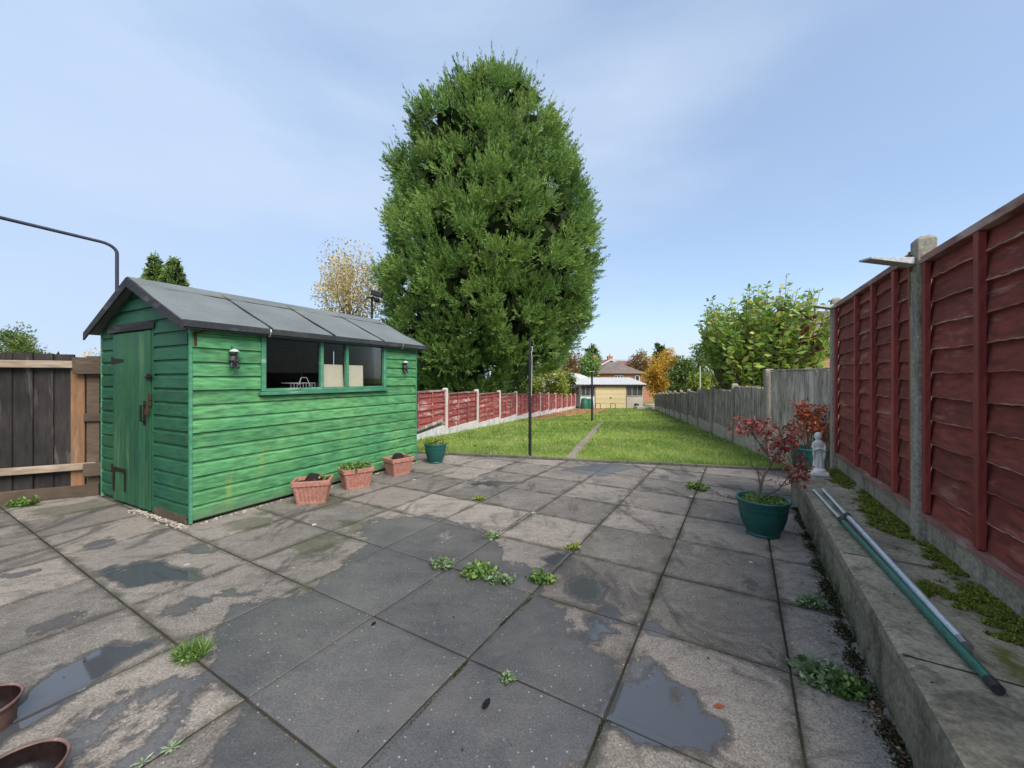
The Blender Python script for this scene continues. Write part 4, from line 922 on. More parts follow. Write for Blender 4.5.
# ---------------------------------------------------------------- poles and lines
e = empty('washing_line_post', 'black washing line post at the lawn edge beside the patio', 'post', (*W(530, 457.5), 0), 0)
mb = MB(); mb.tube([(0, 0, -.05), (0, 0, 1.60)], .024, 16); mb.build('pole', M['black'], e, smooth=False)
mb = MB(); mb.tube([(0, 0, 1.60), (0, 0, 1.80)], .017, 12); mb.tube([(0, 0, 1.80), (0, 0, 1.835)], .024, 12); mb.build('upper_tube', M['dark_plastic'], e)
mb = MB(); mb.tube([(.02, -.022, .95), (.03, -.03, 1.5), (.022, -.022, 1.62)], .004, 6); mb.tube([(.018, -.02, 1.62), (.035, -.03, 1.66), (.03, -.03, 1.72)], .008, 6); mb.build('line_cord', M['white_paint'], e)
for z in (.30, 1.55): mb = MB(); mb.tube([(0, 0, z), (0, 0, z + .03)], .028, 14); mb.build('collar', M['dark_plastic'], e)
x, y = WG(592, 421.6)
e = empty('washing_line_post', 'farther black washing line post in the middle of the lawn by the path', 'post', (x, y, float(gz(x, y))), 0)
mb = MB(); mb.tube([(0, 0, -.05), (0, 0, 1.88)], .036, 12); mb.build('pole', M['black'], e)
mb = MB(); mb.tube([(-.09, 0, 1.87), (.09, 0, 1.87)], .016, 8); mb.build('crossbar', M['white_paint'], e)
px_, py_ = W(530, 457.5)
mb = MB(); pa = Vector((px_, py_, 1.27)); pb = Vector((x, y, 1.42 + float(gz(x, y)))); pc = Vector(shed_w(SLn, .3, 1.60))
mb.tube([pa + (pb - pa) * t - Vector((0, 0, .10 * math.sin(math.pi * t))) for t in np.linspace(0, 1, 14)], .0018, 5)
tag(mb.build('clothes_line', M['white_paint']), 'thin sagging clothes line strung between the two black posts', 'line')
# dark tubular arch behind the shed
e = empty('tube_frame', 'thin blue black tubular frame rising behind the shed and bending left', 'frame', (-4.6, 4.6, 0))
tp = [(0, 0, 0), (0, 0, 2.68)] + [(-.09 * (1 - math.cos(a_)) * .9, -.12 * (1 - math.cos(a_)), 2.68 + .10 * math.sin(a_)) for a_ in np.linspace(.2, 1.5, 6)]
tp += [(-.35, -.85, 2.775), (-.62, -1.75, 2.74), (-.95, -2.6, 2.70), (-.96, -2.65, 2.6), (-.97, -2.67, 0)]
mb = MB(); mb.tube(tp, .017, 10); mb.build('tube', M['blueblack'], e, smooth=True)
mb = MB(); mb.tube([(0, 0, 2.02), (0, 0, 2.10)], .026, 10); mb.build('joint_sleeve', M['iron'], e)

# lamp on a pole behind the shed
x, y = (372 - 512) / F * 7.4, 7.4
e = empty('pole_light', 'dark floodlight on a thin pole showing above the shed roof', 'light', (x, y, 0))
mb = MB(); mb.tube([(0, 0, -.05), (0, 0, 2.72)], .02, 10); mb.build('pole', M['iron'], e)
mb = MB(); mb.box((.10, -.02, 2.80), (.20, .13, .09), M=Matrix.Rotation(.25, 3, 'Y')); mb.box((-.02, 0, 2.735), (.14, .07, .03)); mb.build('lamp_head', M['dark_plastic'], e, bevel=.01)
mb = MB(); mb.lathe([(0, -.055), (.045, -.04), (.055, 0), (.045, .03), (0, .04)], 14, (.10, -.03, 2.69)); mb.build('sensor', M['iron'], e, smooth=True)

# ---------------------------------------------------------------- pots
def trough(label, loc, rz, w_=.37, d_=.26, h=.245, fill='mound'):
    e = empty('terracotta_planter', label, 'planter', loc, rz, 'terracotta coloured ribbed planters along the shed')
    def ring(sc, z, rib=0, inset=0):
        W2, D2 = w_ / 2 * sc - inset, d_ / 2 * sc - inset; r = .022; pts = []; n = 14
        for (cx, cy, a0) in ((W2 - r, -D2 + r, -90), (W2 - r, D2 - r, 0), (-W2 + r, D2 - r, 90), (-W2 + r, -D2 + r, 180)):
            for k in range(4): a_ = R(a0 + 30 * k); pts.append((cx + r * math.cos(a_), cy + r * math.sin(a_)))
            # rib points along the next side
            nx = {-90: ((W2, -D2 + r), (W2, D2 - r)), 0: ((W2 - r, D2), (-W2 + r, D2)), 90: ((-W2, D2 - r), (-W2, -D2 + r)), 180: ((-W2 + r, -D2), (W2 - r, -D2))}[a0]
            nn = 28
            nrm = {-90: (1, 0), 0: (0, 1), 90: (-1, 0), 180: (0, -1)}[a0]
            for k in range(1, nn):
                t = k / nn; q = rib if (k // 2) % 2 else 0
                pts.append((nx[0][0] + (nx[1][0] - nx[0][0]) * t + nrm[0] * q, nx[0][1] + (nx[1][1] - nx[0][1]) * t + nrm[1] * q))
        return [(x_, y_, z) for x_, y_ in pts]
    rings = [ring(.76, 0), ring(.765, .02), ring(.78, .028, -.005), ring(.93, h - .06, -.005), ring(.94, h - .05)]
    n = len(rings[0]); mb = MB(); V = [v for r_ in rings for v in r_]
    mb.add(V, [(i * n + j, i * n + (j + 1) % n, (i + 1) * n + (j + 1) % n, (i + 1) * n + j) for i in range(len(rings) - 1) for j in range(n)] + [tuple(range(n))[::-1]], .5)
    mb.build('body', M['terra'], e)
    rings = [ring(.94, h - .048), ring(1.0, h - .046), ring(1.015, h - .004), ring(1.0, h), ring(1.0, h, 0, .022), ring(.97, h - .06, 0, .022)]
    mb = MB(); V = [v for r_ in rings for v in r_]
    mb.add(V, [(i * n + j, i * n + (j + 1) % n, (i + 1) * n + (j + 1) % n, (i + 1) * n + j) for i in range(len(rings) - 1) for j in range(n)], .9)
    mb.build('rim', M['terra'], e)
    g = MB(); k1, k2 = 16, 12; V = []
    for i in range(k1):
        for j in range(k2):
            u = (i / (k1 - 1) - .5) * (w_ - .055); v = (j / (k2 - 1) - .5) * (d_ - .055)
            z = h - .035 + random.gauss(0, .003)
            if fill == 'mound': z += .085 * math.exp(-((u / (w_ * .20)) ** 4 + (v / (d_ * .30)) ** 4)) + random.gauss(0, .003)
            V.append((u, v, z))
    g.add(V, [(i * k2 + j, (i + 1) * k2 + j, (i + 1) * k2 + j + 1, i * k2 + j + 1) for i in range(k1 - 1) for j in range(k2 - 1)]); g.build('soil', M['soil'], e, smooth=True)
    return e
def tuft(parent, name, c, rx, ry, z, n, h, m, wd=.012, spread=.8, label=None, cat_=None, group=None, kind=None, leafy=True, flat=.0):
    a_ = rng.uniform(0, 2 * np.pi, n); r_ = np.sqrt(rng.random(n)); P = np.column_stack([c[0] + rx * r_ * np.cos(a_), c[1] + ry * r_ * np.sin(a_), np.full(n, z)])
    D = np.column_stack([rng.normal(0, spread, n), rng.normal(0, spread, n), np.abs(rng.normal(.7, .35, n)) + .05])
    val = np.clip(rng.normal(.5, .25, n), 0, 1); L = h * rng.uniform(.4, 1.2, n)
    parts = [leaves(P, D, L, wd * rng.uniform(.4, .8, n) * .35, val * .6, .1)]
    if leafy:
        Du = unit(D)
        for k in range(4):
            t = rng.uniform(.35, 1.05, n)[:, None]; B = P + Du * L[:, None] * t
            D2 = np.column_stack([rng.normal(0, 1, n), rng.normal(0, 1, n), rng.normal(.35, .4, n)])
            parts.append(leaves(B, D2, wd * 1.6 * rng.uniform(.6, 1.3, n), wd * rng.uniform(.7, 1.2, n), np.clip(val + rng.normal(0, .15, n), 0, 1), .2, .5))
    else: parts.append(leaves(P, D, L * 1.2, wd, val, .15, .4))
    V, Q, A = cat(parts); o = np_mesh(name, V, Q, A, m, parent)
    return tag(o, label, cat_, group, kind)
x, y = W(305, 506); t1 = trough('terracotta planter with a mound of dark soil, nearest to the camera', (x, y + .15, 0), R(16), .35, .25, .225)
tuft(t1, 'weeds', (.09, .03), .06, .07, .19, 60, .06, M['weed'], .014)
tuft(t1, 'dry_stems', (0.02, 0), .09, .07, .215, 40, .035, M['litter'], .012)
x, y = W(351, 490.5); t2 = trough('terracotta planter full of green weeds, between the two with soil mounds', (x, y + .14, 0), R(38), .34, .25, .225, 'flat')
tuft(t2, 'weeds', (0, 0), .15, .105, .19, 420, .075, M['weed'], .020, .6)
x, y = W(395, 476.5); t3 = trough('terracotta planter with a tall dark soil mound, farthest from the camera', (x, y + .15, 0), R(48), .32, .26, .215)

def round_pot(label, loc, r, h, group=None, name='plant_pot', foot=.62, saucer=False):
    e = empty(name, label, 'pot', loc, 0, group)
    p_ = [(0, .0), (r * foot, 0), (r * foot * 1.02, .012), (r * foot * .97, .022), (r * .74, h * .25), (r * .86, h * .52), (r * .90, h * .70)]
    mb = MB(); mb.lathe(p_[:4], 64); mb.lathe(p_[3:], 72, rib=-.005, ribz=(h * .2, h * .6)); mb.lathe([(r * .90, h * .70), (r * .915, h * .71), (r * .92, h * .80)], 64); mb.build('body', M['pot_green'], e, smooth=True)
    mb = MB(); mb.lathe([(r * .92, h * .80), (r * .93, h * .83), (r * .99, h * .92), (r * 1.02, h * .965), (r * 1.01, h * .99), (r * .97, h), (r * .92, h * .99), (r * .88, h * .94), (r * .86, h * .80)], 64); mb.build('rim', M['pot_green'], e, smooth=True)
    mb = MB(); mb.lathe([(0, h * .90), (r * .4, h * .895), (r * .7, h * .90), (r * .885, h * .88)], 24); mb.build('soil', M['soil'], e)
    return e
gpot = 'green plastic plant pots'
x, y = W(774.5, 541); p1 = round_pot('large green plastic pot holding the small red leaved tree, on the patio', (x, y + .14, 0), .188, .285, gpot)
tuft(p1, 'weeds', (0, 0), .15, .15, .252, 420, .04, M['weed'], .013)
x, y = W(434, 464); p2 = round_pot('small green pot of pale weeds at the far corner of the shed', (x, y + .11, 0), .165, .285, gpot)
tuft(p2, 'weeds', (0, 0), .13, .13, .25, 260, .085, M['lime_leaf'], .020, .5)
p3 = round_pot('green pot with rusty leaved shrub behind the white statue', (3.56, 4.74, 0), .185, .40, gpot)
# terracotta round pots by the camera's feet, empty and wet inside
def tiny_pot(label, loc, r, h):
    e = empty('terracotta_pot', label, 'pot', loc, 0, 'worn round pots at the lower left corner')
    mb = MB(); mb.lathe([(r * .84, 0), (r * .90, h * .60), (r * .91, h * .78), (r * .97, h * .86), (r, h - .006), (r * .985, h), (r * .94, h), (r * .92, h - .006)], 48, at=.8); mb.build('body', M['terra_worn'], e, smooth=True)
    mb = MB(); mb.lathe([(r * .92, h - .006), (r * .88, h * .5), (r * .80, .012), (0, .010)], 48, at=.3); mb.build('inside', M['wet_dark'], e, smooth=True)
tiny_pot('worn shallow round pot with wet dark inside, the nearer one at the bottom left', (-1.445, 1.14, 0), .116, .09)
tiny_pot('worn shallow round pot with wet dark inside, the farther one cut by the left edge', (-1.87, 1.367, 0), .116, .09)

# shrubs in pots
def branchy(name, label, loc, stems, clusters, m, leafL, leafW, nl, group=None, cat_='shrub', droop=-.4, twig=5):
    """stems: list of polylines (relative); clusters: (centre, radius)"""
    e = empty(name, label, cat_, loc, 0, group)
    mb = MB()
    for pts, r0, r1 in stems:
        k = len(pts); mb.tube(pts, list(np.linspace(r0, r1, k)), 7)
    V_ = []
    allp = [Vector(q) for pts, _, _ in stems for q in pts[1:]]
    parts = []
    for (c, rr) in clusters:
        c = Vector(c); near = min(allp, key=lambda q: (q - c).length)
        tips = []
        for k in range(twig):
            t = c + Vector((random.gauss(0, rr * .5), random.gauss(0, rr * .5), random.gauss(0, rr * .38))); mid = near.lerp(t, .5) + Vector((random.gauss(0, .012), random.gauss(0, .012), random.gauss(0, .01)))
            mb.tube([near, mid, t], [.0028, .002, .0012], 5); tips.append(t)
        n = nl; T = np.array([tuple(random.choice(tips)) for _ in range(n)]); P = T + rng.normal(0, rr * .20, (n, 3))
        D = P - T; D = unit(D) + np.column_stack([rng.normal(0, .5, n), rng.normal(0, .5, n), rng.normal(droop, .35, n)])
        parts.append(leaves(P, D, leafL * rng.uniform(.6, 1.25, n), leafW * rng.uniform(.7, 1.2, n), np.clip(rng.normal(.5, .28, n), 0, 1), .22, .55))
    mb.build('branches', M['bark'], e)
    V, Q, A = cat(parts); np_mesh('leaves', V, Q, A, m, e); return e
bx, by = W(769, 539); by += .14
def bp(px, py, dd=0):   # point relative to the pot plant from a picture position at the pot's distance
    d = by + dd; return ((px - 512) / F * d - bx, dd, H - (py - HY) / F * d)
stems = [([(0, 0, .26), bp(760, 490), bp(763, 478), bp(770, 465), bp(768, 455), bp(757, 440), bp(748, 430)], .012, .004),
         ([bp(768, 470), bp(776, 455, -.05), bp(782, 440, -.05), bp(778, 428, -.05)], .007, .003),
         ([bp(763, 476), bp(752, 466, .05), bp(750, 455, .05)], .005, .003), ([bp(768, 455), bp(766, 440, .06), bp(770, 428, .08)], .006, .003),
         ([(0.02, 0, .27), bp(778, 490, .02), bp(788, 478, .03), bp(797, 470, .05)], .006, .003), ([bp(782, 486), bp(795, 482, -.08), bp(800, 478, -.1)], .004, .002)]
cl = [(bp(742, 424), .10), (bp(751, 421, .08), .10), (bp(760, 423), .10), (bp(768, 430, -.06), .10), (bp(776, 437, .05), .11), (bp(783, 445), .09), (bp(787, 436, -.08), .08), (bp(770, 441, .08), .09), (bp(779, 452), .07), (bp(790, 452, .05), .06),
      (bp(793, 470), .09), (bp(800, 463, .05), .09), (bp(787, 476, -.04), .08), (bp(803, 474, .04), .07)]
branchy('red_leaved_shrub', 'small bare stemmed shrub with drooping dark red leaves in the large green pot', (bx, by, 0), stems, cl, M['maple'], .050, .019, 48, 'potted shrubs', droop=-.55)
cx_, cy_ = 3.56, 4.74
st = []; cl = []
for k in range(8):
    a_ = random.uniform(0, 6.28); rr = random.uniform(.08, .27); top = random.uniform(.60, .98); top_p = (rr * math.cos(a_), rr * math.sin(a_) * .8, top)
    st.append(([(random.uniform(-.03, .03), random.uniform(-.03, .03), .35), (top_p[0] * .35, top_p[1] * .35, .35 + (top - .35) * .5), top_p], .007, .002)); cl.append((top_p, .10)); cl.append(((top_p[0] * 1.05, top_p[1], top - .12), .11))
branchy('rusty_leaved_shrub', 'twiggy shrub with rusty orange red leaves in the green pot behind the statue', (cx_, cy_, 0), st, cl, M['rust_leaf'], .050, .022, 70, 'potted shrubs', droop=-.2)

# ---------------------------------------------------------------- statue
def statue():
    x, y = W(818.5, 475, SZ); e = empty('statue', 'small white painted stone statue of a robed figure on the raised slab', 'statue', (x, y, SZ), R(-20))
    mb = MB(); mb.box((0, 0, .0175), (.155, .13, .035)); mb.build('plinth', M['stone_white'], e, bevel=.006)
    mb = MB(); mb.lathe([(.064, 0.0355), (.066, .05), (.058, .062), (.046, .068), (0, .068)], 28, at=.8); mb.build('base', M['stone_white'], e, smooth=True)
    mb = MB(); n = 48; prof = [(.0, .062), (.047, .064), (.049, .08), (.044, .13), (.040, .19), (.036, .235), (.040, .27), (.044, .30), (.040, .325), (.022, .343), (.019, .350), (0, .352)]
    V = []
    for (r, z) in prof:
        for j in range(n):
            a_ = 2 * math.pi * j / n; f = 1 + (.09 * math.sin(a_ * 9 + z * 6) + .05 * math.sin(a_ * 5 + 1)) * max(0, min(1, (.27 - z) / .12)); V.append((r * f * math.cos(a_) * 1.04, r * f * math.sin(a_) * .80, z))
    mb.add(V, [(i * n + j, i * n + (j + 1) % n, (i + 1) * n + (j + 1) % n, (i + 1) * n + j) for i in range(len(prof) - 1) for j in range(n)])
    # head with hair, face features, arms folded to the chest
    mb.lathe([(0, .338), (.016, .345), (.026, .360), (.030, .378), (.029, .394), (.022, .408), (.010, .415), (0, .417)], 24, (0, -.004, 0), sx=.95, sy=1.0)
    mb.lathe([(0, .333), (.020, .338), (.033, .356), (.036, .380), (.032, .402), (.020, .416), (0, .420)], 24, (0, .008, 0), sx=1.0, sy=.85)
    mb.lathe([(0, -.006), (.005, 0), (0, .007)], 8, (0, -.034, .377))
    for s_ in (-1, 1):
        mb.tube([(s_ * .040, 0, .315), (s_ * .052, -.008, .275), (s_ * .044, -.030, .245), (s_ * .010, -.043, .262)], [.016, .015, .014, .010], 10)
        mb.lathe([(0, -.009), (.009, 0), (0, .010)], 8, (s_ * .006, -.046, .266))
        mb.tube([(s_ * .045, -.016, .25), (s_ * .048, -.018, .20), (s_ * .043, -.016, .15)], [.014, .012, .006], 8)
    b = mb.build('figure', M['stone_white'], e); r_ = b.modifiers.new('remesh', 'REMESH'); r_.mode = 'VOXEL'; r_.voxel_size = .0035; r_.use_smooth_shade = True
statue(); bpy.data.objects['statue'].scale = (.88, .9, .98)

# ---------------------------------------------------------------- tubes lying on the raised slab
def lying_tube(name, label, a, b, r, m, endcap, z0=SZ, thin=None):
    pa = Vector((*a, z0 + r + .006)); pb = Vector((*b, z0 + r + .006)); e = empty(name, label, 'pole', tuple(pb), 0, 'poles lying on the raised slab')
    d = pa - pb; u = d.normalized(); mb = MB(); mb.tube([Vector((0, 0, 0)), d * .66], r, 14, cap=False); mb.tube([u * .001, d * .66], r * .86, 14, cap=True); mb.build('tube', m, e, smooth=False)
    mb = MB(); mb.tube([d * .66, d], r * .72, 12); mb.build('inner_tube', M['pale_pipe'], e)
    mb = MB(); mb.tube([d * .65, d * .675], r * 1.22, 12); mb.build('collar', M['dark_plastic'], e)
    mb = MB(); mb.tube([u * -.03, u * .012], r * 1.08, 14); mb.build('end_cap', M['dark_plastic'] if endcap else M['steel'], e)
lying_tube('green_pole', 'dark green telescopic pole with black end cap lying on the raised slab', W(814, 490, SZ + .02), W(992, 683, SZ + .02), .0145, M['green_pipe'], True)
lying_tube('silver_pole', 'pale silver telescopic pole lying beside the green one on the raised slab', W(823.5, 490, SZ + .02), W(962, 642, SZ + .02), .0165, M['pale_pipe'], False)

# ---------------------------------------------------------------- weeds in the joints, debris
def weed(px, py, rx, ry, h, n, wd, label, m='weed', leafy=True, spread=.9, z=0.0, name='weed'):
    x, y = W(px, py, z)
    o = tuft(None, name, (0, 0), rx, ry, 0.0, n, h, M[m], wd, spread, label, 'weed', 'weeds growing in the patio joints', leafy=leafy); o.location = (x, y, z + .002); return o
weed(192, 655, .055, .045, .065, 420, .0038, 'bushy grass tuft on the left part of the patio', leafy=False, spread=.75)
weed(191, 658, .05, .035, .05, 60, .010, 'small leafy weed at the foot of the left grass tuft')
weed(443, 567, .055, .045, .05, 110, .018, 'small clump left of the long central weed clump', 'greyweed')
weed(481, 575, .075, .05, .06, 190, .020, 'largest central weed clump in the middle of the patio')
weed(500, 582, .065, .035, .04, 90, .018, 'trailing weed touching the right of the central clump', 'greyweed')
weed(542, 581, .055, .035, .05, 90, .018, 'weed clump beside the small puddle right of the centre')
weed(492, 538, .045, .03, .04, 45, .016, 'pale small weed by the dry patch of a wet slab', 'greyweed')
weed(573, 549, .045, .03, .035, 40, .015, 'small yellowish weed at a joint right of the dry patch', 'lime_leaf')
weed(698, 489, .08, .10, .06, 120, .022, 'green weed in the joint left of the large pot')
weed(812, 606, .06, .03, .045, 80, .018, 'dark small weed in the joint left of the raised slab', 'greyweed')
weed(818, 680, .055, .05, .06, 150, .019, 'left half of the large weed mat beside the raised slab', 'greyweed')
weed(842, 688, .055, .045, .05, 150, .017, 'right half of the large weed mat beside the raised slab')
weed(506, 680, .022, .012, .02, 26, .014, 'tiny seedling in the front central joint', 'greyweed')
weed(480, 500, .06, .03, .03, 50, .014, 'low yellowish weed in a far joint beside the dark pole', 'lime_leaf')
weed(22, 506, .10, .05, .07, 100, .022, 'weeds growing at the foot of the dark fence')
# rosette
def rosette(px, py, n, L, label):
    x, y = W(px, py); parts = []
    for k in range(n):
        a_ = k * 6.283 / n + random.gauss(0, .12); d = np.array([[math.cos(a_), math.sin(a_), .22]]); l = L * random.uniform(.7, 1.15)
        parts.append(leaves(np.array([[0, 0, .004]]), d, l, l * .30, np.array([random.uniform(.5, 1)]), .08, .62, twist=np.array([[-math.sin(a_), math.cos(a_), 0]])))
    V, Q, A = cat(parts); o = np_mesh('weed', V, Q, A, M['greyweed']); o.location = (x, y, .002); tag(o, label, 'weed', 'weeds growing in the patio joints')
rosette(171, 750, 8, .036, 'flat pale leaved rosette at the lower left of the patio')
rosette(143, 764, 5, .03, 'small leaf rosette cut by the bottom edge beside the pale one')

# moss and dirt in joints (along given joint runs)
def joint_moss(name, label, segs, m, width, dens, h, kind='stuff'):
    parts = []
    for (a_, b_) in segs:
        a_, b_ = np.array(W(*a_)), np.array(W(*b_)); L = np.linalg.norm(b_ - a_); n = int(L * dens); t = rng.random(n)
        g = .5 + .5 * np.sin(t * L * 19 + 1.7 * np.sin(t * L * 7)); ok = rng.random(n) < .15 + .85 * g; t = t[ok]; g = g[ok]; n = len(t)
        u = (b_ - a_) / L; v = np.array((-u[1], u[0])); P = a_ + u * (t * L)[:, None] + v * (rng.normal(0, 1, n) * width * (.3 + .9 * g))[:, None]
        D = np.column_stack([rng.normal(0, .8, n), rng.normal(0, .8, n), np.ones(n)])
        parts.append(leaves(np.column_stack([P, np.full(n, -.004)]), D, h * rng.uniform(.5, 1.4, n), h * .7, rng.random(n), .25))
    V, Q, A = cat(parts); tag(np_mesh(name, V, Q, A, m), label, 'moss', kind=kind)
joint_moss('joint_moss', 'dark green moss filling the front slab joints', [((468, 661), (425, 708)), ((425, 708), (370, 768)), ((602, 722), (586, 790)), ((600, 719), (612, 723)), ((650, 600), (660, 575)), ((497, 535), (535, 509)), ((455, 569), (480, 577)),
    ((506, 592), (533, 594)), ((533, 597), (500, 625))], M['moss_dark'], .0028, 3000, .008)
joint_moss('slab_foot_moss', 'dark moss and leaf dirt along the foot of the raised slab', [((796, 508), (820, 566)), ((820, 566), (862, 680)), ((862, 680), (903, 752)), ((903, 752), (925, 800))], M['moss_dark'], .020, 5200, .014)
parts = []
for (a_, b_, wdt, n) in (((796, 508), (862, 680), .04, 300), ((862, 680), (915, 770), .03, 260), ((690, 484), (745, 500), .06, 90), ((712, 494), (738, 500), .03, 70)):
    a_, b_ = np.array(W(*a_)), np.array(W(*b_)); t = rng.random(n)[:, None]; P = a_ + (b_ - a_) * t; P[:, 0] -= np.abs(rng.normal(0, wdt, n)); P = np.column_stack([P, rng.uniform(.002, .012, n)])
    D = np.column_stack([rng.normal(0, 1, n), rng.normal(0, 1, n), rng.normal(0, .15, n)]); parts.append(leaves(P, D, rng.uniform(.008, .03, n), rng.uniform(.005, .014, n), rng.random(n), .15, .5, twist=np.column_stack([rng.normal(0, 1, n), rng.normal(0, 1, n), rng.normal(0, .3, n)])))
n = 160; P = np.column_stack([rng.uniform(-3, 2.5, n), rng.uniform(1, 5.4, n), np.full(n, .004)]); P = P[P[:, 0] < kx(P[:, 1]) - .05]; n = len(P)
parts.append(leaves(P, np.column_stack([rng.normal(0, 1, n), rng.normal(0, 1, n), rng.normal(0, .1, n)]), rng.uniform(.006, .02, n), rng.uniform(.004, .012, n), rng.random(n) ** 2, .15, .5, twist=np.column_stack([rng.normal(0, 1, n), rng.normal(0, 1, n), np.zeros(n)])))
n = 260; t = rng.uniform(.2, 5.5, n); u = np.abs(rng.normal(.25, .2, n)).clip(.03, .7); P = K0 + KD * t[:, None] + KN * u[:, None]
parts.append(leaves(np.column_stack([P, np.full(n, SZ + .006)]), np.column_stack([rng.normal(0, 1, n), rng.normal(0, 1, n), rng.normal(0, .1, n)]), rng.uniform(.006, .018, n), rng.uniform(.004, .010, n), rng.random(n) ** 2, .15, .5, twist=np.column_stack([rng.normal(0, 1, n), rng.normal(0, 1, n), np.zeros(n)])))
V, Q, A = cat(parts); tag(np_mesh('leaf_litter', V, Q, A, M['litter']), 'dead leaf bits and dirt scattered on the paving', 'leaf litter', kind='stuff')
def slug(px, py, L, wd, label):
    x, y = W(px, py); mb = MB(); mb.lathe([(0, -.0), (.6, .15), (1, .4), (.95, .7), (.5, .95), (0, 1)], 12)
    o = mb.build('dirt_clump', M['soil'], smooth=True); o.scale = (wd, wd * .8, L); o.rotation_euler = (R(88), 0, R(-25)); o.location = (x, y, wd * .7); tag(o, label, 'dirt clump')
slug(490, 700, .055, .011, 'dark dirt clump on the front slab below the tiny seedling')
slug(376, 623, .03, .008, 'small dark dirt clump beside a slab corner left of centre')
x, y = W(713, 707); V, Q, A = leaves(np.array([[0, 0, .004]]), np.array([[1, -.15, .1]]), .045, .02, np.array([.55]), .2, .5, twist=np.array([[0, 1, .2]])); o = np_mesh('fallen_leaf', V, Q, A, M['rust_leaf']); o.location = (x, y, 0); tag(o, 'single orange fallen leaf on the slab beside the big puddle', 'leaf')
# timber offcuts leaning behind the shed
x, y = shed_w(2.84, .3)[:2]
o_mb = MB(); o_mb.box((0, 0, 0), (.62, .07, .045), M=Matrix.Rotation(R(-22), 3, 'Y')); o_mb.box((.05, .09, -.03), (.55, .05, .05), M=Matrix.Rotation(R(-20), 3, 'Y'))
o = o_mb.build('timber_offcut', M['grey_fence'], bevel=.004); o.location = ((425 - 512) / F * 6.5, 6.5, .42); tag(o, 'grey timber lengths sticking out behind the far corner of the shed', 'timber')

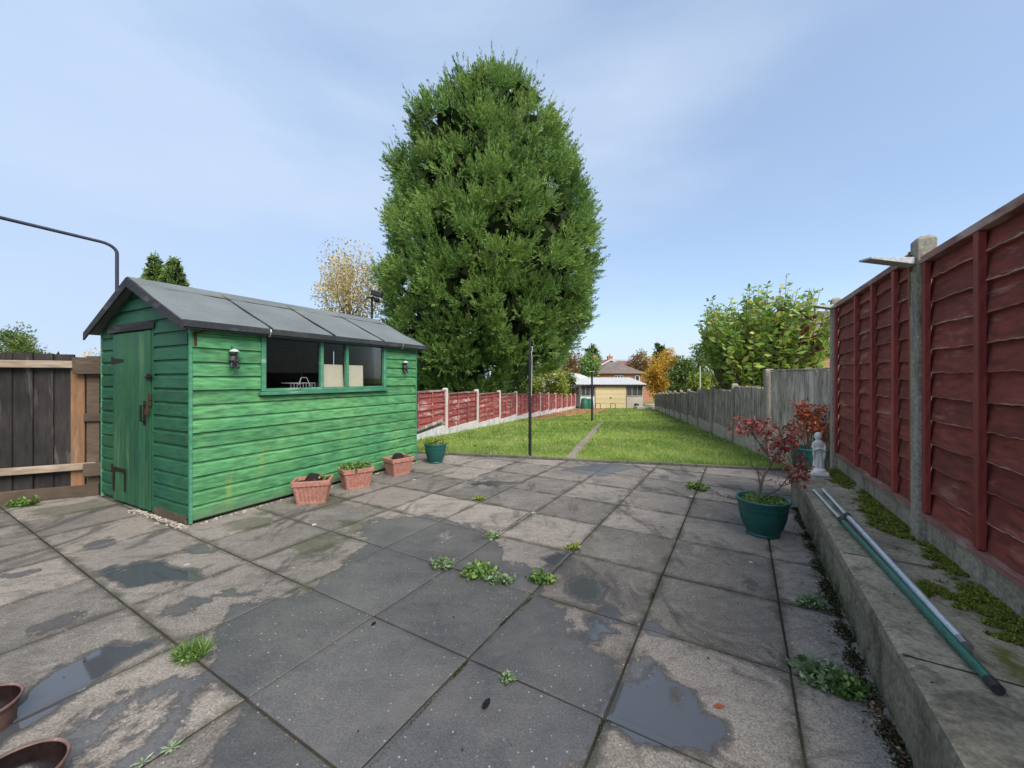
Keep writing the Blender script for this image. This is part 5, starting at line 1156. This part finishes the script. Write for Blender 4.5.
# ---------------------------------------------------------------- trees
def conifer(name, label, loc, prof, nclump, plumes, per, L0, m, offs=None, lw=.032, seed=3, up=.55, group=None, noise_amp=.08, lean=0, trunk_r=.22, leaders=0):
    """prof: (z, cx, r) rows from bottom to top"""
    rg = np.random.default_rng(seed); e = empty(name, label, 'tree', loc, 0, group)
    pz, pc, pr = [np.array(q, float) for q in zip(*prof)]
    zf = np.linspace(pz[0], pz[-1], 400); rf = np.interp(zf, pz, pr); cdf = np.cumsum(rf + .3); cdf /= cdf[-1]
    u = rg.random(nclump); z = np.interp(u, cdf, zf); a = rg.uniform(0, 2 * np.pi, nclump)
    r = np.interp(z, pz, pr) * (1 + noise_amp * np.sin(a * 3 + z * 1.1) * np.sin(z * 1.7 + a) + rg.normal(0, .035, nclump)) - .25 * L0
    C = np.column_stack([np.interp(z, pz, pc) + r * np.cos(a), r * np.sin(a), z]); O = np.column_stack([np.cos(a), np.sin(a), np.full(nclump, .25)])
    top = z > pz[-1] - (pz[-1] - pz[0]) * .12; O[top, 2] = .8
    n = nclump * plumes; cl_tone = np.repeat(rg.normal(0, .17, nclump), plumes)
    Cn = np.repeat(C, plumes, 0); On = unit(np.repeat(O, plumes, 0)); J = unit(rg.normal(size=(n, 3))); J = unit(J + On * .75)
    B = Cn + J * rg.uniform(.1, .62, n)[:, None] * L0 * 1.15; A = unit(J * .75 + On * .45 + np.array([0, 0, up]) + rg.normal(0, .18, (n, 3)))
    Lp = L0 * rg.uniform(.45, 1.1, n)
    if leaders:
        q = rg.choice(n, leaders * 3, replace=False); hi = rg.random(leaders * 3) < .25 + .75 * (Cn[q, 2] - pz[0]) / (pz[-1] - pz[0]); q = q[hi]
        Lp[q] *= 2.1; A[q] = unit(On[q] * .65 + np.array([0, 0, .95]) + rg.normal(0, .15, (len(q), 3))); B[q] = Cn[q] + On[q] * .15
    depth = (J * On).sum(1)
    N_ = n * per; t = rg.random(N_) ** .8; Br = np.repeat(B, per, 0); Ar = np.repeat(A, per, 0); Lr = np.repeat(Lp, per)
    P = Br + Ar * (t * Lr)[:, None]; side = unit(rg.normal(size=(N_, 3))); D = unit(Ar * .85 + side * (.85 - .5 * t)[:, None] + np.array([0, 0, -.08]))
    ll = L0 * .34 * (1.15 - .6 * t) * rg.uniform(.6, 1.3, N_)
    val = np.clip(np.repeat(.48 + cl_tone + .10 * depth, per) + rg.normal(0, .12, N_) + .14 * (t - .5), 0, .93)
    val[rg.random(N_) < .012] = 1.0
    if leaders:
        wx = P[:, 0] + loc[0]; wy = P[:, 1] + loc[1]; kp = ~(((wx - LA[0]) * LD[1] - (wy - LA[1]) * LD[0] > -.25) & (P[:, 2] < 1.25 + .28 * ((wx - LA[0]) * LD[1] - (wy - LA[1]) * LD[0])))
        P, D, ll, val = P[kp], D[kp], ll[kp], val[kp]; N_ = len(P)
    V, Q, Av = leaves(P, D, ll, lw * rg.uniform(.7, 1.3, N_), val, .2, .5)
    np_mesh('crown', V, Q, Av, m, e)
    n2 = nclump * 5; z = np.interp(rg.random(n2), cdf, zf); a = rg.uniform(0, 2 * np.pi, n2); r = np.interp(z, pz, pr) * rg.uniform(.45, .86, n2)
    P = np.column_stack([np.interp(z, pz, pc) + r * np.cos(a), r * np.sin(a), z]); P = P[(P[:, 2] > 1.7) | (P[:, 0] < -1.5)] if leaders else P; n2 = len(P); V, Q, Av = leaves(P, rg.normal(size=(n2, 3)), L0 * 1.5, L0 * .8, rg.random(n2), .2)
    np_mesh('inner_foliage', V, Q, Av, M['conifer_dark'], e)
    mb = MB(); mb.tube([(pc[0], 0, -1.2), (pc[1], 0, pz[0] + 1), (pc[-1], 0, pz[-1] * .93)], [trunk_r, trunk_r * .8, .03], 10)
    for k in range(40):
        zz = random.uniform(pz[0] + .2, pz[-1] * .9); aa = random.uniform(0, 6.28); rr = np.interp(zz, pz, pr) * .8; cc = np.interp(zz, pz, pc)
        mb.tube([(cc, 0, zz - rr * .25), (cc + rr * .5 * math.cos(aa), rr * .5 * math.sin(aa), zz), (cc + rr * math.cos(aa), rr * math.sin(aa), zz + rr * .2)], [trunk_r * .25, trunk_r * .15, .01], 5)
    mb.build('trunk', M['bark'], e); return e
D_ = 17.0; s_ = D_ / F
rows = []
for (yy, xl, xr) in ((392, 405, 535), (375, 394, 552), (350, 387, 574), (330, 384, 587), (290, 379, 601), (250, 381, 594), (200, 386, 583), (140, 396, 572), (105, 409, 562), (80, 432, 550), (62, 455, 530), (50, 480, 503)):
    cz = H + (HY - yy) * s_; c_ = ((xl + xr) / 2 - 490) * s_; r_ = max(.10, (xr - xl) / 2 * s_ - .58 - (.28 if yy < 160 else .12 if yy < 220 else 0)); rows.append((cz - 1.35 * max(0, (280 - yy) / 230), c_ + .1, r_))
rows = [(-.3, rows[0][1], rows[0][2] * .9)] + rows
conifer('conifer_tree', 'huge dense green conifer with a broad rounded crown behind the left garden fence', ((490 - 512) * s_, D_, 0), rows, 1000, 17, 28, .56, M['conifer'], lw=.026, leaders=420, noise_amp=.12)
d = 22.0; s_ = d / F
for px, top, hw, sd_ in ((155, 258, 9, 5), (174, 261, 9, 6)):
    rr = [(H + (HY - yy) * s_, 0, q * s_) for yy, q in ((372, 13), (330, 12), (300, 10.5), (286, 8), (272, 4), (top, .5))]
    conifer('conifer_tree', 'small pointed conifer tip showing above the shed roof, %s one' % ('left' if px < 160 else 'right'), ((px - 512) * s_, d, 0), rr, 260, 10, 12, .28, M['conifer'], seed=sd_, lw=.04, group='two conifer tips above the shed roof', trunk_r=.12)

def blob_tree(name, label, loc, h0, h1, rx, ry, n, leafL, leafW, m, cat_='tree', limbs=10, group=None, seed=1, gap=.0, shape='round', cl=40, trunk_r=.09, z_bias=0.):
    rg = np.random.default_rng(seed); e = empty(name, label, cat_, loc, 0, group); cz = (h0 + h1) / 2; hz = (h1 - h0) / 2
    C = []
    while len(C) < cl:
        p = rg.uniform(-1, 1, 3); q = np.linalg.norm(p)
        if q > 1 or q < .35: continue
        if shape == 'cone' and math.hypot(p[0], p[1]) > (1 - p[2]) / 2: continue
        C.append(p)
    C = np.array(C) * .86; rad = (rx + hz) / 2 * .34
    Cw = C * np.array([rx, ry, hz]) + np.array([0, 0, cz])
    k = rg.integers(0, cl, n); tone = rg.normal(0, .14, cl)
    P = Cw[k] + unit(rg.normal(size=(n, 3))) * (rg.random(n) ** .45)[:, None] * rad * rg.uniform(.6, 1.3, cl)[k][:, None]
    D = unit(P - Cw[k]) * .6 + rg.normal(0, .6, (n, 3)); val = np.clip(.5 + tone[k] + rg.normal(0, .2, n), 0, 1)
    V, Q, A = leaves(P, D, leafL * rg.uniform(.6, 1.3, n), leafW * rg.uniform(.7, 1.3, n), val, .2, .5); np_mesh('crown', V, Q, A, m, e)
    mb = MB(); top = (0, 0, cz + hz * .4); mb.tube([(0, 0, -.3), (.03, 0, h0 * .6), top], [trunk_r, trunk_r * .75, trunk_r * .25], 8)
    for q in range(min(limbs, cl)):
        t = Cw[q]; b = Vector((0, 0, random.uniform(h0 * .5, cz))); tv = Vector(t); mid = b.lerp(tv, .5) + Vector((0, 0, -.1 * hz)); mb.tube([b, mid, tv], [trunk_r * .4, trunk_r * .25, trunk_r * .08], 6)
    mb.build('trunk', M['bark'], e); return e
def at_px(px, d): return ((px - 512) / F * d, d, float(gz(0, d)))
def hz_(py, d): return H - (py - HY) / F * d - float(gz(0, d))

# broad-leaved bush behind the right fence: stems with leaves along them
def bush():
    d = 9.5; x, y, z = at_px(759, d); e = empty('leafy_bush', 'large leafy bush with glossy green and yellow leaves rising above the grey fence', 'bush', (x, y, z)); rg = np.random.default_rng(4)
    mb = MB(); parts = []
    for k in range(210):
        a_ = rg.uniform(0, 6.283); rr = math.sqrt(rg.random()) * 1.68; bx_, by_ = .25 * math.cos(a_) * rr, .25 * math.sin(a_) * rr; tx, ty = rr * math.cos(a_), rr * math.sin(a_) * .9
        if (tx + x - RA[0]) * RD[1] - (ty + y - RA[1]) * RD[0] < -.25: tx += .3; ty -= .1
        top = hz_(277, d) * .93 * (1 - .20 * (abs(tx) / 1.5) ** 2.2) * rg.uniform(.70 if rg.random() < .55 else .86, .98) * (1.05 if k % 9 == 0 else 1) - (.12 if tx < -.8 else 0)
        n = 12; T = np.linspace(0, 1, n); pts = [(bx_ + (tx - bx_) * (t ** .8) + .05 * math.sin(5 * t + k), by_ + (ty - by_) * (t ** .8), .1 + (top - .1) * t) for t in T]
        mb.tube(pts[::2] + [pts[-1]], list(np.linspace(.016, .003, 7)), 5)
        nl = 46; t = rg.uniform(.34 if rr > .6 else .5, 1.0, nl); P = np.column_stack([np.interp(t, T, [p[q] for p in pts]) for q in range(3)])
        az = rg.uniform(0, 6.283, nl); D = np.column_stack([np.cos(az), np.sin(az), rg.normal(.35, .35, nl)]); 
        l = np.where(t > .9, .13, .19) * rg.uniform(.7, 1.25, nl)
        low = (P[:, 2] < hz_(318, d)) & (rg.random(nl) < .16) & (P[:, 0] > -.3); val = np.clip(rg.normal(.46, .18, nl) + .10 * (tx > .3) , 0, .90); val[low] = rg.uniform(.93, 1, low.sum()); ye = (rg.random(nl) < .10); val[ye] = .89; wx = P[:, 0] + x; wy = P[:, 1] + y; kp = ~(((wx - RA[0]) * RD[1] - (wy - RA[1]) * RD[0] < .16) & (P[:, 2] < 1.62)); P, D, l, val = P[kp], D[kp], l[kp], val[kp]
        parts.append(leaves(P, D, l, l * .46, val, .16, .5))
    V, Q, A = cat(parts); np_mesh('leaves', V, Q, A, M['laurel'], e); mb.build('stems', M['bark'], e)
bush()

x, y, z = at_px(350, 21); blob_tree('birch_tree', 'thin yellowing birch tree behind the shed left of the big conifer', (x, y, z), hz_(350, 21), hz_(243, 21), 2.0, 1.8, 6500, .12, .09, M['birch'], limbs=46, seed=3, cl=46, trunk_r=.09)
x, y, z = at_px(18, 16); blob_tree('evergreen_tree', 'small bushy evergreen showing above the dark fence at far left', (x, y, z), hz_(392, 16), hz_(327, 16), 1.0, 1.0, 7500, .14, .04, M['green_leaf'], 'tree', seed=5, cl=40)
x, y, z = at_px(88, 24); blob_tree('hedge_bush', 'pale bush just showing between the dark fence and the shed', (x, y, z), .4, hz_(349, 24), 1.2, 1.2, 1500, .16, .08, M['birch'], 'bush', seed=8, cl=20)

# garden end: bushes and trees
far = [
 ('bush', 'hedge_bush', 'yellow green bush bulging over the far left fence under the conifer', 546, 26, 398, 367, 26, M['lime_leaf'], 4200, .18),
 ('bush', 'hedge_bush', 'grey green bush behind the far left fence beside the garage', 566, 33, 402, 370, 12, M['green_leaf'], 2600, .18),
 ('tree', 'autumn_tree', 'brown leaved tree right of the big conifer crown', 573, 52, 385, 351, 13, M['brown_leaf'], 2600, .28),
 ('tree', 'broadleaf_tree', 'dark green tree left of the brick gable house', 590, 45, 385, 352, 10, M['conifer'], 2600, .25),
 ('tree', 'autumn_tree', 'bright golden yellow tree to the right of the garage', 657, 34, 398, 353, 13, M['orange_leaf'], 4200, .2),
 ('tree', 'autumn_tree', 'orange brown tree behind the garage roof', 641, 62, 380, 350, 12, M['brown_leaf'], 2600, .3),
 ('tree', 'autumn_tree', 'rusty orange tree behind the golden yellow one', 668, 66, 378, 347, 11, M['orange_leaf'], 2000, .3),
 ('bush', 'hedge_bush', 'mid green bush beyond the far right fence beside the golden tree', 684, 26, 398, 357, 14, M['green_leaf'], 4200, .17),
 ('bush', 'hedge_bush', 'pale green bush beyond the grey fence below the leafy bush', 706, 18, 400, 372, 16, M['lime_leaf'], 2600, .15),
 ('tree', 'broadleaf_tree', 'distant grey green tree left of the leafy bush', 700, 60, 382, 343, 12, M['green_leaf'], 2400, .32),
]
for i, (ct, nm, lb, px, d, yb, yt, hw, m, n, ls) in enumerate(far):
    x, y, z = at_px(px, d); blob_tree(nm, lb, (x, y, z), max(.3, hz_(yb, d)), hz_(yt, d), hw * d / F, hw * d / F, n, ls, ls * .55, m, ct, seed=20 + i, cl=34, trunk_r=.12)
for px, top, d in ((660, 344, 80), (592, 349, 70)):
    s_ = d / F; rr = [(H + (HY - yy) * s_, 0, q * s_) for yy, q in ((380, 7), (365, 6), (355, 3.5), (top, .5))]
    conifer('conifer_tree', 'distant dark pointed conifer %s' % ('above the golden tree' if px > 620 else 'left of the brick house'), ((px - 512) * s_, d, 0), rr, 60, 8, 8, .9, M['conifer'], seed=px, lw=.2, trunk_r=.15)

# far wooded rise
V = []; A_ = []
n = 16000; az = rng.uniform(-62, 62, n); dd = rng.uniform(95, 150, n); hh = 4.0 + 1.6 * np.sin(az * .35) + 1.2 * np.sin(az * .9 + 1) + .8 * np.sin(az * 2.3)
P = np.column_stack([np.tan(np.radians(az)) * dd, dd, -2.8 + rng.random(n) ** .7 * hh * 1.35])
tone = .5 + .5 * np.sin(az * 1.3 + 2 * np.sin(az * .4)); val = np.clip(tone * .8 + rng.normal(0, .15, n), 0, 1)
V, Q, A = leaves(P, rng.normal(size=(n, 3)), rng.uniform(1.2, 2.6, n), rng.uniform(.8, 1.6, n), val, .2); tag(np_mesh('distant_wood', V, Q, A, M['leafmix_wood']), 'distant mixed autumn woodland along the horizon', 'woodland', kind='stuff')

# ---------------------------------------------------------------- garage, bins and houses at the end
GA = math.radians(-16.5)
def gpt(px, py): return WG(px, py)
gd = 31.0; gxl, gxr = (580.5 - 512) / F * gd, (642 - 512) / F * gd; gw = gxr - gxl
e = empty('garage', 'low garage with pale yellow door and white corrugated roof at the end of the garden', 'garage', (gxl, gd, float(gz(0, gd))), R(-3)); G = e
def gx(px): return (px - 580.5) / F * gd
hh_ = 1.93
mb = MB(); mb.b2(0, gw, .12, 5.0, 0, hh_ - .05); mb.build('walls', M['stone_pale'], e)
mb = MB(); mb.b2(gx(626), gw, .0, .118, 0, 1.0); mb.build('block_wall', M['stone_pale'], e)
mb = MB(); mb.b2(0, gx(594.5), .0, .118, 0, 1.0); mb.build('white_panel', M['upvc'], e)
d_ = MB()
for k in range(5): d_.b2(gx(595.2), gx(625.2), -.06 + .003 * k, .0, .02 + k * .375, .02 + k * .375 + .36)
dr = d_.build('garage_door', M['yellow_door'], e, bevel=.008)
mb = MB(); mb.b2(gx(609.5), gx(611), -.10, -.06, .85, .9); mb.build('handle', M['iron'], dr)
for a_, b_ in ((581, 594.5), (626, 641.5)):
    mb = MB(); mb.b2(gx(a_), gx(b_), .0, .118, 1.003, hh_ - .06); wn = mb.build('window', M['glass_dark'], e)
    f = MB(); 
    for q in np.linspace(gx(a_), gx(b_), 4): f.b2(q - .02, q + .02, -.03, -.002, 1.003, hh_ - .07)
    f.b2(gx(a_), gx(b_), -.034, -.004, .98, 1.03); f.build('frame', M['grey_fence'], wn)
mb = MB(); nx = 120; V = []
for i in range(nx + 1):
    x_ = -.35 + (gw + .55) * i / nx; dz = .028 * math.cos(i * math.pi * .5 * 1.0)
    for (yy, zz) in ((-.25, hh_ - .02), (5.3, hh_ + .52)): V += [(x_, yy, zz + dz), (x_, yy, zz + dz - .02)]
mb.add(V, [(4 * i, 4 * i + 4, 4 * i + 6, 4 * i + 2) for i in range(nx)] + [(4 * i + 1, 4 * i + 3, 4 * i + 7, 4 * i + 5) for i in range(nx)] + [(4 * i, 4 * i + 1, 4 * i + 5, 4 * i + 4) for i in range(nx)])
mb.build('roof', M['corrugated'], e)
mb = MB(); mb.b2(-.3, gw + .15, -.2, -.16, hh_ - .19, hh_ - .06); mb.build('fascia', M['black_wood'], e)
def comp_bin(label, px, d, r, h, name='compost_bin', m='bin'):
    x = (px - 512) / F * d; e = empty(name, label, 'bin', (x, d, float(gz(0, d)))); mb = MB(); mb.lathe([(r, 0), (r * 1.02, .03), (r * .80, h * .8), (r * .76, h * .82)], 24); mb.build('body', M[m], e, smooth=True)
    mb = MB(); mb.lathe([(r * .82, h * .82), (r * .82, h * .88), (r * .5, h * .97), (0, h)], 24); mb.build('lid', M[m], e, smooth=True)
comp_bin('dark green rounded bin in front of the garage window', 584.5, 30, .32, .85)
comp_bin('lighter green rounded bin right beside the dark green bin', 590, 30.2, .30, .80)
comp_bin('small black bin by the right corner of the garage', 636.5, 30.2, .22, .42, 'black_bin', 'dark_plastic')
for px, lb in ((598, 'small metal hoop on the grass at the left foot of the yellow door'), (613, 'small metal hoop on the grass in front of the yellow door')):
    x = (px - 512) / F * 29.6; o = MB(); o.tube([(-.18, 0, 0), (-.18, 0, .38), (-.14, 0, .42), (.14, 0, .42), (.18, 0, .38), (.18, 0, 0)], .022, 6); o = o.build('hoop', M['rust']); o.location = (x, 29.6, float(gz(0, 29.6))); tag(o, lb, 'hoop')
o = MB(); o.box((0, 0, .12), (1.6, .7, .24), jit=.03); o.box((.3, .1, .3), (.8, .5, .12), jit=.03); o = o.build('rubble_pile', M['stone_pale'], bevel=.02); o.location = ((646 - 512) / F * 29.8, 29.8, float(gz(0, 29.8)) - .02); tag(o, 'low pale rubble pile right of the garage', 'rubble')

def window(parent, x0, x1, y, z0, z1, n=2):
    mb = MB(); mb.b2(x0, x1, y - .03, y - .004, z0, z1); wn = mb.build('window', M['glass_dark'], parent); f = MB()
    for q in np.linspace(x0, x1, n + 1): f.b2(q - .04, q + .04, y - .07, y - .032, z0, z1)
    f.b2(x0, x1, y - .066, y - .033, z0 - .04, z0 + .04); f.b2(x0, x1, y - .066, y - .033, z1 - .04, z1 + .04); f.build('frame', M['upvc'], wn)
# bungalow with hipped roof
d = 46.0; k_ = d / F; xl, xr = (596 - 512) * k_, (645 - 512) * k_; w_ = xr - xl; g0 = float(gz(0, d)); ez = hz_(373.5, d); pz = hz_(366.5, d)
e = empty('brick_bungalow', 'brick bungalow with grey hipped roof behind the garage', 'house', (xl, d, g0), 0)
mb = MB(); mb.b2(.3, w_ - .3, 0, 7, 0, ez); mb.build('walls', M['brick'], e)
mb = MB(); y0, y1 = -.4, 7.4; V = [(0, y0, ez), (w_, y0, ez), (w_, y1, ez), (0, y1, ez), (w_ * .42, 3.5, ez + 1.5), (w_ * .60, 3.5, ez + 1.5)]; V = [(a_, b_, c_ + .003) for a_, b_, c_ in V]; mb.add(V, [(0, 1, 5, 4), (1, 2, 5), (2, 3, 4, 5), (3, 0, 4), (0, 3, 2, 1)]); mb.build('roof', M['tiles'], e)
window(e, w_ * .38, w_ * .55, 0, ez - 1.3, ez - .25, 3); window(e, w_ * .80, w_ * .88, 0, ez - 1.3, ez - .25, 1)
# gabled brick house
d = 62.0; k_ = d / F; xl, xr = (597 - 512) * k_, (627 - 512) * k_; w_ = xr - xl; ez = hz_(367.5, d); pz = hz_(359.8, d)
e = empty('brick_house', 'red brick house with white edged gable beyond the bungalow', 'house', (xl, d, float(gz(0, d))), 0)
mb = MB(); V = [(0, 0, 0), (w_, 0, 0), (w_, 0, ez), (w_ * .45, 0, pz - .1), (0, 0, ez)]; mb.add(V + [(a_, 8, c_) for a_, b_, c_ in V], [(0, 1, 2, 3, 4), (9, 8, 7, 6, 5)] + [(i, i + 5, (i + 1) % 5 + 5, (i + 1) % 5) for i in range(5)]); mb.build('walls', M['brick'], e)
for a_, b_, nm in ((-.35, w_ * .45, 'roof'), (w_ + .35, w_ * .45, 'roof')):
    za = ez - .15; zb = pz; V = [(a_, -.3, za), (b_, -.3, zb), (b_, 8.3, zb), (a_, 8.3, za)]; mb = MB(); mb.add(V + [(x_, y_, z_ + .15) for x_, y_, z_ in V], [(4, 5, 6, 7), (0, 3, 2, 1), (0, 1, 5, 4), (1, 2, 6, 5), (2, 3, 7, 6), (3, 0, 4, 7)]); mb.build(nm, M['tiles_red'], e)
    mb = MB(); mb.add([(a_, -.36, za - .1), (b_, -.36, zb - .1), (b_, -.36, zb + .13), (a_, -.36, za + .13), (a_, -.31, za - .1), (b_, -.31, zb - .1), (b_, -.31, zb + .13), (a_, -.31, za + .13)], [(0, 1, 2, 3), (7, 6, 5, 4), (0, 4, 5, 1), (2, 6, 7, 3)]); mb.build('barge_board', M['upvc'], e)
mb = MB(); mb.b2(w_ + .0, w_ + 4.5, 1.0, 7.5, 0, ez - .4); mb.build('side_wing', M['brick'], e)
mb = MB(); V = [(w_ * .45, .7, ez + .9), (w_ + 4.8, .7, ez - .4), (w_ + 4.8, 7.8, ez - .4), (w_ * .45, 7.8, ez + .9), (w_ * .45, 4.2, pz + .1), (w_ + 4.0, 4.2, ez + 1.2)]; mb.add(V, [(0, 1, 5, 4), (1, 2, 5), (2, 3, 4, 5)]); mb.build('wing_roof', M['tiles_red'], e)
for x_ in (.4, w_ * .62):
    mb = MB(); mb.b2(x_, x_ + .8, 5, 5.7, ez, pz + .75); mb.b2(x_ - .06, x_ + .86, 4.94, 5.76, pz + .751, pz + .85); ch = mb.build('chimney', M['brick'], e)
    mb = MB(); mb.lathe([(.12, 0), (.1, .35), (0, .35)], 10, (x_ + .4, 5.35, pz + .85)); mb.build('chimney_pot', M['terra'], ch)
# neighbouring house behind the right corner
d = 24.0; x0 = (818 - 512) / F * d
e = empty('brick_house', 'brick house with dark roof glimpsed between the leafy bush and the tall post', 'house', (x0 + .3, d, float(gz(0, d))), 0)
ez = hz_(350, d); mb = MB(); mb.b2(0, 8, 0, 8, 0, ez); mb.build('walls', M['brick'], e)
mb = MB(); V = [(-.2, -.4, ez), (8.4, -.4, ez), (8.4, 8.4, ez), (-.2, 8.4, ez), (-.1, 4, hz_(300, d)), (8.4, 4, hz_(300, d))]; mb.add(V, [(0, 1, 5, 4), (1, 2, 5), (2, 3, 4, 5), (3, 0, 4), (0, 3, 2, 1)]); mb.build('roof', M['tiles'], e)
window(e, .5, 1.7, 0, ez - 1.5, ez - .3, 2)
# pale greenhouse hump behind the left fence
x, y, z = at_px(566, 36); e = empty('greenhouse', 'pale curved greenhouse roof glimpsed under the big conifer', 'greenhouse', (x, y, z)); w_ = 2.6; V = []; n = 12
for i in range(n + 1):
    a_ = math.pi * i / n
    for yy in (0, 4): V.append((-math.cos(a_) * w_, yy, hz_(380, 36) * .8 + math.sin(a_) * (hz_(372.5, 36) - hz_(380, 36) * .8)))
mb = MB(); mb.add(V, [(2 * i, 2 * i + 2, 2 * i + 3, 2 * i + 1) for i in range(n)] + [tuple(2 * i for i in range(n + 1))]); mb.build('cover', M['upvc'], e)
mb = MB(); mb.b2(-w_, w_, 0, 4, 0, hz_(380, 36) * .8); mb.build('base', M['upvc'], e)
# white clothes prop behind the fence at right
x, y = (700 - 512) / F * 12.6, 12.6; o = MB(); o.tube([(0, 0, 0), (0, 0, hz_(366, 12.6))], .022, 8); o = o.build('clothes_prop', M['white_paint']); o.location = (x, y, float(gz(0, y))); tag(o, 'thin pale pole standing behind the grey fence left of the leafy bush', 'pole')
# overhead wires far away
for k, (ya, yb) in enumerate(((357, 352), (360, 355.5))):
    d = 90; mb = MB(); pa = Vector(((540 - 512) / F * d, d, H - (ya - HY) / F * d)); pb = Vector(((760 - 512) / F * d, d * 1.0, H - (yb - HY) / F * d))
    mb.tube([pa.lerp(pb, t) - Vector((0, 0, 1.2 * math.sin(math.pi * t))) for t in np.linspace(0, 1, 20)], .035, 4)
    tag(mb.build('overhead_wire', M['dark_plastic']), 'faint overhead wire crossing the sky above the far houses, %s of the pair' % ('upper' if k == 0 else 'lower'), 'wire', 'pair of distant overhead wires')
